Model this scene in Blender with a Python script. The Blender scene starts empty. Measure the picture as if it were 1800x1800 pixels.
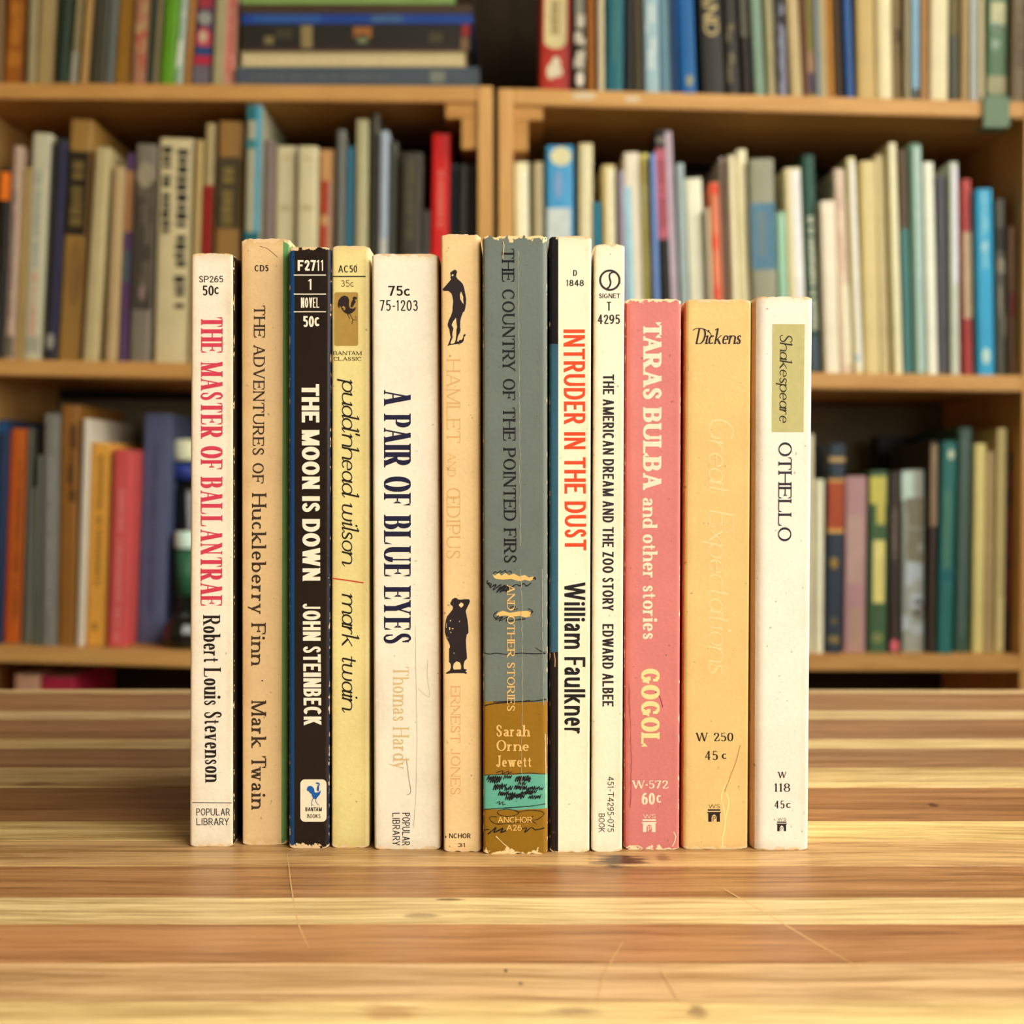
import bpy, bmesh, math, random
from mathutils import Vector, noise

# ------------------------------------------------------------------ camera
F_PX, PITCH = 2500.0, math.radians(1.5)
TABLE_Z = 0.75
CAM_H = 0.4167 * math.tan(math.atan(592 / F_PX) + PITCH)
CAM = Vector((0, 0, TABLE_Z + CAM_H))
scene = bpy.context.scene
COL = scene.collection
cam_data = bpy.data.cameras.new('camera')
cam_data.sensor_width = 36
cam_data.lens = F_PX / 1800 * 36
cam_data.clip_start = 0.02
cam_data.dof.use_dof = True
cam_data.dof.focus_distance = 0.418
cam_data.dof.aperture_fstop = 14.5
cam = bpy.data.objects.new('camera', cam_data)
cam.location = CAM
cam.rotation_euler = (math.pi / 2 - PITCH, 0, 0)
COL.objects.link(cam)
scene.camera = cam

# ------------------------------------------------------------------ light
scene.view_settings.view_transform = 'Standard'
scene.view_settings.look = 'None'
scene.view_settings.gamma = 1
scene.view_settings.use_curve_mapping = False
scene.view_settings.exposure = 0.10
world = bpy.data.worlds.new('world')
scene.world = world
world.use_nodes = True
bg = world.node_tree.nodes['Background']
bg.inputs[0].default_value = (1.0, 0.95, 0.85, 1)
bg.inputs[1].default_value = 0.3
scene.cycles.max_bounces = 7

def area(name, loc, target, sx, sy, power, color):
    d = bpy.data.lights.new(name, 'AREA')
    d.shape = 'RECTANGLE'
    d.size, d.size_y = sx, sy
    d.energy, d.color = power, color
    o = bpy.data.objects.new(name, d)
    o.location = loc
    o.rotation_euler = (Vector(target) - Vector(loc)).to_track_quat('-Z', 'Y').to_euler()
    COL.objects.link(o)
    return o

# daylight coming in through the long window beside the table
WARM = (1.0, 0.955, 0.85)
area('window_daylight', (0.79, -0.06, 1.38), (0.0, 0.14, 0.98), 2.1, 1.2, 54, WARM)

# ------------------------------------------------------------------ helpers
def lin(c):
    return tuple(((v / 255) / 12.92 if v / 255 <= 0.04045 else ((v / 255 + 0.055) / 1.055) ** 2.4) for v in c)

def ray(px, py):
    xr, yr = (px - 900) / F_PX, -(py - 900) / F_PX
    return Vector((xr, math.cos(PITCH) + yr * math.sin(PITCH), -math.sin(PITCH) + yr * math.cos(PITCH)))

def at_y(px, py, Y):
    d = ray(px, py)
    return CAM + d * (Y / d.y)

def at_z(px, py, Z):
    d = ray(px, py)
    return CAM + d * ((Z - CAM.z) / d.z)

def link(o, parent=None):
    COL.objects.link(o)
    if parent is not None:
        o.parent = parent
    return o

def tag(o, label=None, cat=None, group=None, kind=None):
    for k, v in (('label', label), ('category', cat), ('group', group), ('kind', kind)):
        if v:
            o[k] = v
    return o

def empty(name, loc=(0, 0, 0), parent=None):
    o = bpy.data.objects.new(name, None)
    o.empty_display_size = 0.02
    o.location = loc
    return link(o, parent)

def mesh(name, verts, faces, mat, parent=None, smooth=False, uvs=None):
    me = bpy.data.meshes.new(name)
    me.from_pydata([tuple(v) for v in verts], [], faces)
    if uvs is not None:
        lay = me.uv_layers.new(name='UVMap')
        for l in me.loops:
            lay.data[l.index].uv = uvs[l.vertex_index]
    if smooth:
        me.polygons.foreach_set('use_smooth', [True] * len(me.polygons))
    me.materials.append(mat)
    me.update()
    return link(bpy.data.objects.new(name, me), parent)

def box_vf(x0, x1, y0, y1, z0, z1):
    v = [(x, y, z) for z in (z0, z1) for y in (y0, y1) for x in (x0, x1)]
    f = [(0, 2, 3, 1), (4, 5, 7, 6), (0, 1, 5, 4), (2, 6, 7, 3), (0, 4, 6, 2), (1, 3, 7, 5)]
    return v, f

def boxes(name, lst, mat, parent=None, bevel=0.0):
    V, Fc = [], []
    for b in lst:
        v, f = box_vf(*b)
        n = len(V)
        V += v
        Fc += [tuple(i + n for i in q) for q in f]
    if bevel <= 0:
        return mesh(name, V, Fc, mat, parent)
    bm = bmesh.new()
    vs = [bm.verts.new(p) for p in V]
    for q in Fc:
        bm.faces.new([vs[i] for i in q])
    bmesh.ops.bevel(bm, geom=bm.edges[:], offset=bevel, segments=2, affect='EDGES', profile=0.6)
    me = bpy.data.meshes.new(name)
    bm.to_mesh(me)
    bm.free()
    me.materials.append(mat)
    return link(bpy.data.objects.new(name, me), parent)

def lathe(name, prof, mat, parent=None, loc=(0, 0, 0), seg=28):
    V, Fc = [], []
    for r, z in prof:
        for k in range(seg):
            a = 2 * math.pi * k / seg
            V.append((loc[0] + r * math.cos(a), loc[1] + r * math.sin(a), loc[2] + z))
    for i in range(len(prof) - 1):
        for k in range(seg):
            k2 = (k + 1) % seg
            Fc.append((i * seg + k, i * seg + k2, (i + 1) * seg + k2, (i + 1) * seg + k))
    Fc.append(tuple(reversed(range(seg))))
    Fc.append(tuple((len(prof) - 1) * seg + k for k in range(seg)))
    return mesh(name, V, Fc, mat, parent, smooth=True)

# ------------------------------------------------------------------ materials
class NT:
    def __init__(self, name):
        self.m = bpy.data.materials.new(name)
        self.m.use_nodes = True
        self.t = self.m.node_tree
        self.b = self.t.nodes['Principled BSDF']
    def n(self, typ, **kw):
        nd = self.t.nodes.new(typ)
        for k, v in kw.items():
            if k == 'ins':
                for i, val in v.items():
                    self.put(nd.inputs[i], val)
            else:
                setattr(nd, k, v)
        return nd
    def put(self, sock, val):
        if isinstance(val, bpy.types.NodeSocket):
            self.t.links.new(val, sock)
        else:
            sock.default_value = val
    def math(self, op, a, b=0.0, clamp=False):
        nd = self.n('ShaderNodeMath', operation=op, use_clamp=clamp)
        self.put(nd.inputs[0], a)
        self.put(nd.inputs[1], b)
        return nd.outputs[0]
    def mix(self, fac, a, b, blend='MIX'):
        nd = self.n('ShaderNodeMix', data_type='RGBA', blend_type=blend)
        self.put(nd.inputs[0], fac)
        self.put(nd.inputs[6], a)
        self.put(nd.inputs[7], b)
        return nd.outputs[2]
    def noise(self, vec, scale, detail=3, rough=0.55):
        nd = self.n('ShaderNodeTexNoise', ins={'Scale': scale, 'Detail': detail, 'Roughness': rough})
        if vec is not None:
            self.put(nd.inputs['Vector'], vec)
        return nd.outputs[0]
    def remap(self, v, a, b, c=0.0, d=1.0):
        nd = self.n('ShaderNodeMapRange')
        for i, x in enumerate((v, a, b, c, d)):
            self.put(nd.inputs[i], x)
        return nd.outputs[0]
    def out(self, color, rough=0.5, spec=0.4, bump=None, bstr=0.2, bdist=0.001):
        self.put(self.b.inputs['Base Color'], color)
        self.put(self.b.inputs['Roughness'], rough)
        self.put(self.b.inputs['Specular IOR Level'], spec)
        if bump is not None:
            bn = self.n('ShaderNodeBump', ins={'Strength': bstr, 'Distance': bdist, 'Height': bump})
            self.put(self.b.inputs['Normal'], bn.outputs[0])
        return self.m

def rgba(c):
    return (c[0], c[1], c[2], 1.0)

_plain = {}
def plain(rgb, rough=0.55, spec=0.3, var=0.08, scale=60, name='paint', srgb=True, gain=1.0):
    key = (tuple(rgb), rough, spec, var, scale, name, srgb, gain)
    if key in _plain:
        return _plain[key]
    c = lin(rgb) if srgb else rgb
    c = tuple(min(0.86, v * gain) for v in c)
    t = NT(name)
    co = t.n('ShaderNodeTexCoord').outputs['Object']
    nz = t.noise(co, scale, 4)
    k = t.remap(nz, 0.3, 0.7, 1 - var, 1 + var)
    cc = t.n('ShaderNodeCombineColor')
    for i in range(3):
        cc.inputs[i].default_value = 1
        t.put(cc.inputs[i], k)
    _plain[key] = t.out(t.mix(1.0, rgba(c), cc.outputs[0], 'MULTIPLY'), rough, spec)
    return _plain[key]

def ink(rgb, rough=0.55, wear=0.0):
    return plain(rgb, rough, 0.25, 0.05, 500, 'ink')

def wood(name, dark, light, sx=3, sy=70, sz=70, rough=0.5, spec=0.3, knots=(), use_obj_color=False, along='X'):
    t = NT(name)
    geo = t.n('ShaderNodeNewGeometry').outputs['Position']
    def mp(a, b, c):
        s = (a, b, c) if along == 'X' else ((b, c, a) if along == 'Z' else (b, a, c))
        return t.n('ShaderNodeMapping', ins={'Vector': geo, 'Scale': s}).outputs[0]
    rnd = t.n('ShaderNodeObjectInfo').outputs['Random']
    off = t.n('ShaderNodeVectorMath', operation='ADD')
    t.put(off.inputs[0], mp(sx, sy, sz))
    cx = t.n('ShaderNodeCombineXYZ')
    t.put(cx.inputs[0], t.math('MULTIPLY', rnd, 37.0))
    t.put(cx.inputs[1], t.math('MULTIPLY', rnd, 91.0))
    t.put(off.inputs[1], cx.outputs[0])
    n1 = t.noise(off.outputs[0], 1.0, 5, 0.6)
    off2 = t.n('ShaderNodeVectorMath', operation='SCALE', ins={0: off.outputs[0], 'Scale': 5.0})
    n2 = t.noise(off2.outputs[0], 1.0, 3, 0.6)
    off3 = t.n('ShaderNodeVectorMath', operation='SCALE', ins={0: off.outputs[0], 'Scale': 0.35})
    n3 = t.noise(off3.outputs[0], 1.0, 2, 0.5)
    f = t.math('ADD', t.math('MULTIPLY', n1, 0.36), t.math('ADD', t.math('MULTIPLY', n2, 0.34), t.math('MULTIPLY', n3, 0.30)))
    f = t.remap(f, 0.36, 0.64)
    if use_obj_color:
        warp = t.n('ShaderNodeVectorMath', operation='SCALE', ins={0: t.n('ShaderNodeTexNoise', ins={'Vector': geo, 'Scale': 9.0, 'Detail': 2.0}).outputs['Color'], 'Scale': 0.012})
        wp = t.n('ShaderNodeVectorMath', operation='ADD', ins={0: geo, 1: warp.outputs[0]})
        fine = t.noise(t.n('ShaderNodeMapping', ins={'Vector': wp.outputs[0], 'Scale': (26, 900, 900)}).outputs[0], 1.0, 4, 0.7)
        mid = t.noise(t.n('ShaderNodeMapping', ins={'Vector': wp.outputs[0], 'Scale': (7, 190, 190)}).outputs[0], 1.0, 4, 0.6)
        f = t.math('ADD', t.math('MULTIPLY', f, 0.30), t.math('ADD', t.math('MULTIPLY', t.remap(fine, 0.3, 0.7), 0.34), t.math('MULTIPLY', t.remap(mid, 0.3, 0.7), 0.36)))
        f = t.remap(f, 0.33, 0.67)
        base = t.n('ShaderNodeObjectInfo').outputs['Color']
        dk = t.mix(1.0, base, rgba(dark), 'MULTIPLY')
        lt = t.mix(1.0, base, rgba(light), 'MULTIPLY')
        c = t.mix(f, dk, lt)
    else:
        c = t.mix(f, rgba(dark), rgba(light))
    for (kx, ky, rx, ry, kc, amt) in knots:
        sub = t.n('ShaderNodeVectorMath', operation='SUBTRACT', ins={0: geo, 1: (kx, ky, TABLE_Z)})
        sc = t.n('ShaderNodeVectorMath', operation='MULTIPLY', ins={0: sub.outputs[0], 1: (1 / rx, 1 / ry, 0)})
        ln = t.n('ShaderNodeVectorMath', operation='LENGTH', ins={0: sc.outputs[0]}).outputs['Value']
        nn = t.noise(t.n('ShaderNodeMapping', ins={'Vector': geo, 'Scale': (120, 700, 1)}).outputs[0], 1.0, 4, 0.65)
        d = t.math('ADD', ln, t.math('MULTIPLY', t.math('SUBTRACT', nn, 0.5), 2.6))
        mk = t.remap(d, 1.0, 0.5, 0.0, amt)
        c = t.mix(mk, c, rgba(kc))
    return t.out(c, rough, spec, n2, 0.12, 0.0006)

def paper_edges(name, c):
    t = NT(name)
    geo = t.n('ShaderNodeNewGeometry').outputs['Position']
    mpn = t.n('ShaderNodeMapping', ins={'Vector': geo, 'Scale': (5200, 40, 40)}).outputs[0]
    n = t.noise(mpn, 1.0, 2)
    cc = t.mix(t.remap(n, 0.35, 0.65), rgba(tuple(v * 0.72 for v in c)), rgba(c))
    return t.out(cc, 0.85, 0.1, n, 0.3, 0.0004)

def cover_mat(name, base, H, wear=1.0, paper=(225, 195, 150), tone=(0.80, 0.62, 0.42), toning=0.5,
              bands=None, rough=0.42, speck=0.5, srgb=True, fold=1.0):
    fold = fold * .55
    """printed cover: mottling, darkened folds of old paper, chips at the edges that show the card below.
    UV.x = distance to the nearest fold, UV.y = height on the cover."""
    t = NT(name)
    uvn = t.n('ShaderNodeUVMap', uv_map='UVMap').outputs[0]
    sp = t.n('ShaderNodeSeparateXYZ', ins={0: uvn})
    e, v = sp.outputs[0], sp.outputs[1]
    geo = t.n('ShaderNodeNewGeometry').outputs['Position']
    c0 = lin(base)
    col = rgba(c0)
    if bands:
        wob = t.math('MULTIPLY', t.math('SUBTRACT', t.noise(geo, 60, 3), 0.5), 0.0022)
        vv = t.math('ADD', v, wob)
        for h, bc in bands:                       # from bottom up: colour bc above height h
            col = t.mix(t.math('GREATER_THAN', vv, h), col, rgba(lin(bc)))
    mott = t.noise(geo, 45, 5, 0.6)
    fib = t.noise(geo, 900, 3, 0.6)
    k = t.math('ADD', t.remap(mott, 0.3, 0.7, 0.93, 1.04), t.remap(fib, 0.3, 0.7, -0.035, 0.035))
    cc = t.n('ShaderNodeCombineColor')
    for i in range(3):
        t.put(cc.inputs[i], k)
    col = t.mix(1.0, col, cc.outputs[0], 'MULTIPLY')
    # toned, handled paper along folds and ends
    ends = t.math('MINIMUM', v, t.math('SUBTRACT', H, v))
    near = t.math('MINIMUM', e, t.math('MULTIPLY', ends, 0.9))
    tn = t.remap(t.math('ADD', near, t.math('MULTIPLY', t.math('SUBTRACT', mott, 0.5), 0.004)), 0.0, 0.0028, toning, 0.0)
    col = t.mix(tn, col, t.mix(1.0, col, rgba(tone), 'MULTIPLY'))
    # specks of dirt
    sn = t.noise(geo, 620, 2, 0.5)
    col = t.mix(t.remap(sn, 0.71, 0.76, 0.0, speck), col, rgba((0.10, 0.06, 0.035)))
    # chipped edges
    wn = t.noise(geo, 420, 4, 0.62)
    we = t.math('SUBTRACT', t.math('MULTIPLY', t.math('SUBTRACT', wn, 0.40), 0.0060 * wear), ends)
    wf = t.math('SUBTRACT', t.math('MULTIPLY', t.math('SUBTRACT', wn, 0.53), 0.0045 * wear * fold), e)
    wk = t.math('MAXIMUM', t.remap(we, 0.0, 0.0001), t.remap(wf, 0.0, 0.0001))
    col = t.mix(wk, col, rgba(lin(paper)))
    return t.out(col, rough, 0.22, t.math('ADD', fib, t.math('MULTIPLY', mott, 1.5)), 0.10, 0.0006)

# ------------------------------------------------------------------ lettering: a pen-stroke alphabet
GLY = {}
def G(ch, w, *strokes):
    GLY[ch] = (w, strokes)
def S(x, y0, y1, ser=''): return ('S', x, y0, y1, ser)
def D(x0, y0, x1, y1, w='k', ser=''): return ('D', x0, y0, x1, y1, w, ser)
def H(x0, x1, y, tk=''): return ('H', x0, x1, y, tk)
def E(cx, cy, rx, ry, a0=0, a1=360): return ('E', cx, cy, rx, ry, a0, a1)
def C(pts, wts=None): return ('C', pts, wts)
def K(x, y0, y1): return ('K', x, y0, y1)
def O(x, y): return ('O', x, y)

G('A', .80, D(0, 0, .5, 1, 'n', 'a'), D(1, 0, .5, 1, 'k', 'a'), H(.2, .8, .33))
G('B', .70, S(0, 0, 1, 'tb'), H(0, .5, 1), E(.5, .76, .4, .24, 90, -90), H(0, .5, .52), E(.5, .26, .5, .26, 90, -90), H(0, .5, 0))
G('C', .76, E(.52, .5, .52, .5, 48, 312), K(.93, .66, .96), K(.93, .06, .3))
G('D', .78, S(0, 0, 1, 'tb'), H(0, .42, 1), E(.42, .5, .58, .5, 90, -90), H(0, .42, 0))
G('E', .66, S(0, 0, 1, 'tb'), H(0, 1, 1, 'r-'), H(0, .72, .52, 'r|'), H(0, 1, 0, 'r+'))
G('F', .62, S(0, 0, 1, 'tb'), H(0, 1, 1, 'r-'), H(0, .72, .5, 'r|'))
G('G', .82, E(.5, .5, .5, .5, 48, 318), S(.93, .08, .44, 't'), H(.58, .93, .44), K(.9, .66, .96))
G('H', .80, S(0, 0, 1, 'tb'), S(1, 0, 1, 'tb'), H(0, 1, .52))
G('I', .22, S(.5, 0, 1, 'tb'))
G('J', .50, S(.85, .22, 1, 't'), C([(.85, .25), (.8, .08), (.5, 0), (.15, .04), (0, .2)]))
G('K', .76, S(0, 0, 1, 'tb'), D(0, .36, .92, 1, 'n', 'z'), D(.32, .6, 1, 0, 'k', 'z'))
G('L', .70, S(0, 0, 1, 'tb'), H(0, 1, 0, 'r+'))
G('M', .98, D(.04, 0, .04, 1, 'n', 'az'), D(.04, 1, .5, 0, 'k'), D(.5, 0, .98, 1, 'n'), S(1, 0, 1, 'tb'))
G('N', .80, D(0, 0, 0, 1, 'n', 'az'), D(0, 1, 1, 0, 'k'), D(1, 0, 1, 1, 'n', 'z'))
G('O', .82, E(.5, .5, .5, .5))
G('\u0152', 1.12, E(.33, .5, .33, .5), S(.58, 0, 1), H(.58, 1, 1, 'r-'), H(.58, .9, .52, 'r|'), H(.58, 1, 0, 'r+'))
G('P', .66, S(0, 0, 1, 'tb'), H(0, .5, 1), E(.5, .73, .5, .27, 90, -90), H(0, .5, .46))
G('R', .74, S(0, 0, 1, 'tb'), H(0, .48, 1), E(.48, .74, .42, .26, 90, -90), H(0, .48, .48), D(.45, .48, 1, 0, 'k', 'z'))
SW = [.1, .15, .3, .75, .85, 1, 1, .85, .75, .3, .15, .1]
G('S', .60, C([(.9, .80), (.78, .95), (.48, 1), (.14, .9), (.1, .7), (.38, .56), (.68, .45), (.95, .3), (.92, .1), (.55, 0), (.2, .05), (.05, .22)], SW), K(.93, .7, .96), K(.03, .05, .32))
G('T', .72, S(.5, 0, 1, 'b'), H(0, 1, 1, 'l-r-'))
G('U', .80, D(0, .32, 0, 1, 'k', 'z'), E(.5, .32, .5, .32, 180, 360), D(1, .32, 1, 1, 'n', 'z'))
G('V', .80, D(0, 1, .5, 0, 'k', 'a'), D(1, 1, .5, 0, 'n', 'a'))
G('W', 1.14, D(0, 1, .27, 0, 'k', 'a'), D(.5, 1, .27, 0, 'n'), D(.5, 1, .75, 0, 'k', 'a'), D(1, 1, .75, 0, 'n', 'a'))
G('X', .78, D(0, 1, 1, 0, 'k', 'az'), D(0, 0, 1, 1, 'n', 'az'))
G('Y', .76, D(0, 1, .5, .44, 'k', 'a'), D(1, 1, .5, .44, 'n', 'a'), S(.5, 0, .46, 'b'))
G('Z', .66, H(0, 1, 1, 'l-'), D(1, 1, 0, 0, 'k'), H(0, 1, 0, 'r+'))
G('0', .58, E(.5, .5, .5, .5))
G('1', .34, S(.6, 0, 1, 'b'), D(.6, .97, .05, .80, 'n'))
G('2', .56, C([(.06, .72), (.14, .92), (.5, 1), (.9, .88), (.9, .66), (.55, .36), (.03, .02)]), H(0, 1, 0, 'r+'))
G('3', .56, C([(.05, .84), (.42, 1), (.86, .88), (.82, .64), (.4, .54)]), C([(.4, .54), (.88, .46), (1, .26), (.82, .06), (.42, 0), (.02, .15)]))
G('4', .62, S(.72, 0, 1, ''), D(.72, 1, 0, .28, 'n'), H(0, 1, .28))
G('5', .56, H(.16, .9, 1), D(.16, 1, .1, .54, 'n'), C([(.1, .54), (.42, .63), (.82, .55), (1, .32), (.85, .08), (.45, 0), (.02, .12)]))
G('6', .58, C([(.86, .9), (.55, 1), (.16, .78), (0, .38), (.14, .08), (.5, 0), (.88, .1), (1, .32), (.86, .54), (.5, .61), (.08, .42)]))
G('7', .56, H(0, 1, 1, 'l-'), D(1, 1, .32, 0, 'k'))
G('8', .58, E(.5, .76, .42, .24), E(.5, .26, .5, .26))
G('9', .58, C([(.14, .1), (.45, 0), (.84, .22), (1, .62), (.86, .92), (.5, 1), (.12, .9), (0, .68), (.14, .46), (.5, .39), (.92, .58)]))
G('-', .36, H(0, 1, .42))
G('\u00b7', .2, O(.5, .45))
G("'", .2, D(.6, 1.04, .4, .78, 'k'))
G(' ', .30)
# lower case: y 0 baseline, 1 x-height, 2 ascender, -1 descender
G('a', .54, C([(.08, .76), (.22, .96), (.52, 1), (.84, .84), (.84, .55)]), S(.84, .02, .6, 'x'), C([(.84, .58), (.45, .54), (.08, .4), (.03, .16), (.28, 0), (.62, .06), (.84, .25)]))
G('\u03b1', .60, E(.46, .5, .46, .5), S(.95, 0, 1, 'x'))
G('b', .60, S(0, 0, 2, 'f'), E(.5, .5, .5, .5))
G('c', .52, E(.54, .5, .54, .5, 50, 318))
G('d', .62, E(.48, .5, .48, .5), S(1, 0, 2, 'fx'))
G('e', .54, E(.5, .5, .5, .5, 0, 318), H(.04, .98, .52))
G('h', .62, S(0, 0, 2, 'fb'), C([(0, .58), (.2, .9), (.55, 1), (.92, .86), (1, .55)]), S(1, 0, .6, 'bx'))
G('i', .22, S(.5, 0, 1, 'fbx'), O(.5, 1.6))
G('k', .62, S(0, 0, 2, 'fb'), D(0, .38, .9, 1, 'n', 'z'), D(.3, .58, 1, 0, 'k', 'z'))
G('l', .22, S(.5, 0, 2, 'fbx'))
G('m', .98, S(0, 0, 1, 'fb'), C([(0, .58), (.12, .9), (.3, 1), (.46, .86), (.5, .55)]), S(.5, 0, .6, 'b'), C([(.5, .58), (.62, .9), (.8, 1), (.96, .86), (1, .55)]), S(1, 0, .6, 'bx'))
G('n', .62, S(0, 0, 1, 'fb'), C([(0, .58), (.2, .9), (.55, 1), (.92, .86), (1, .55)]), S(1, 0, .6, 'bx'))
G('o', .58, E(.5, .5, .5, .5))
G('p', .60, S(0, -1, 1, 'fb'), E(.5, .5, .5, .5))
G('r', .42, S(0, 0, 1, 'fb'), C([(0, .5), (.3, .88), (.65, 1), (1, .9)]))
G('s', .44, C([(.9, .80), (.78, .95), (.48, 1), (.14, .9), (.1, .7), (.38, .56), (.68, .45), (.95, .3), (.92, .1), (.55, 0), (.2, .05), (.05, .22)], SW), K(.9, .7, .96), K(.06, .05, .3))
G('t', .38, S(.35, .2, 1.5), C([(.35, .3), (.4, .06), (.68, 0), (1, .14)]), H(-.35, 1.05, .98))
G('u', .62, S(0, .38, 1, 'f'), C([(0, .45), (.06, .12), (.4, 0), (.8, .1), (1, .42)]), S(1, 0, 1, 'fx'))
G('v', .56, D(0, 1, .5, 0, 'k', 'a'), D(1, 1, .5, 0, 'n', 'a'))
G('w', .84, D(0, 1, .27, 0, 'k', 'a'), D(.5, 1, .27, 0, 'n'), D(.5, 1, .75, 0, 'k', 'a'), D(1, 1, .75, 0, 'n', 'a'))
G('\u03c9', .86, S(0, .38, 1, 'f'), C([(0, .45), (.04, .12), (.22, 0), (.42, .1), (.5, .42)]), S(.5, .38, 1), C([(.5, .45), (.54, .12), (.72, 0), (.92, .12), (1, .5), (.95, 1)]))
G('x', .56, D(0, 1, 1, 0, 'k', 'az'), D(0, 0, 1, 1, 'n', 'az'))
G('y', .56, D(0, 1, .52, 0, 'k', 'a'), D(1, 1, .2, -.85, 'n', 'a'))

class Style:
    def __init__(self, s=.16, h=.05, st=.04, sl=.1, xh=.62, desc=.3, slant=0.0, track=.05, italic=False, space=.34):
        self.s, self.h, self.st, self.sl, self.xh = s, h, st, sl, xh
        self.desc, self.slant, self.track, self.italic, self.space = desc, slant, track, italic, space

def catmull(pts, n=7, w=None):
    out, ow = [], []
    P = [pts[0]] + list(pts) + [pts[-1]]
    for i in range(1, len(P) - 2):
        p0, p1, p2, p3 = P[i - 1], P[i], P[i + 1], P[i + 2]
        for k in range(n):
            u = k / n
            out.append(tuple(0.5 * (2 * p1[j] + (p2[j] - p0[j]) * u + (2 * p0[j] - 5 * p1[j] + 4 * p2[j] - p3[j]) * u * u
                                    + (3 * p1[j] - p0[j] - 3 * p2[j] + p3[j]) * u ** 3) for j in (0, 1)))
            if w:
                ow.append(w[i - 1] * (1 - u) + w[i] * u)
    out.append(tuple(pts[-1]))
    if w:
        ow.append(w[-1])
    return out, ow

def ribbon(pts, wid):
    """quads of a polyline with a width at each point"""
    n = len(pts)
    L, R = [], []
    for i in range(n):
        a, b = pts[max(0, i - 1)], pts[min(n - 1, i + 1)]
        dx, dy = b[0] - a[0], b[1] - a[1]
        ln = math.hypot(dx, dy) or 1
        nx, ny = -dy / ln, dx / ln
        h = wid[i] / 2
        L.append((pts[i][0] + nx * h, pts[i][1] + ny * h))
        R.append((pts[i][0] - nx * h, pts[i][1] - ny * h))
    return [[R[i], R[i + 1], L[i + 1], L[i]] for i in range(n - 1)]

def rect(x0, x1, y0, y1):
    return [[(x0, y0), (x1, y0), (x1, y1), (x0, y1)]]

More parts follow.
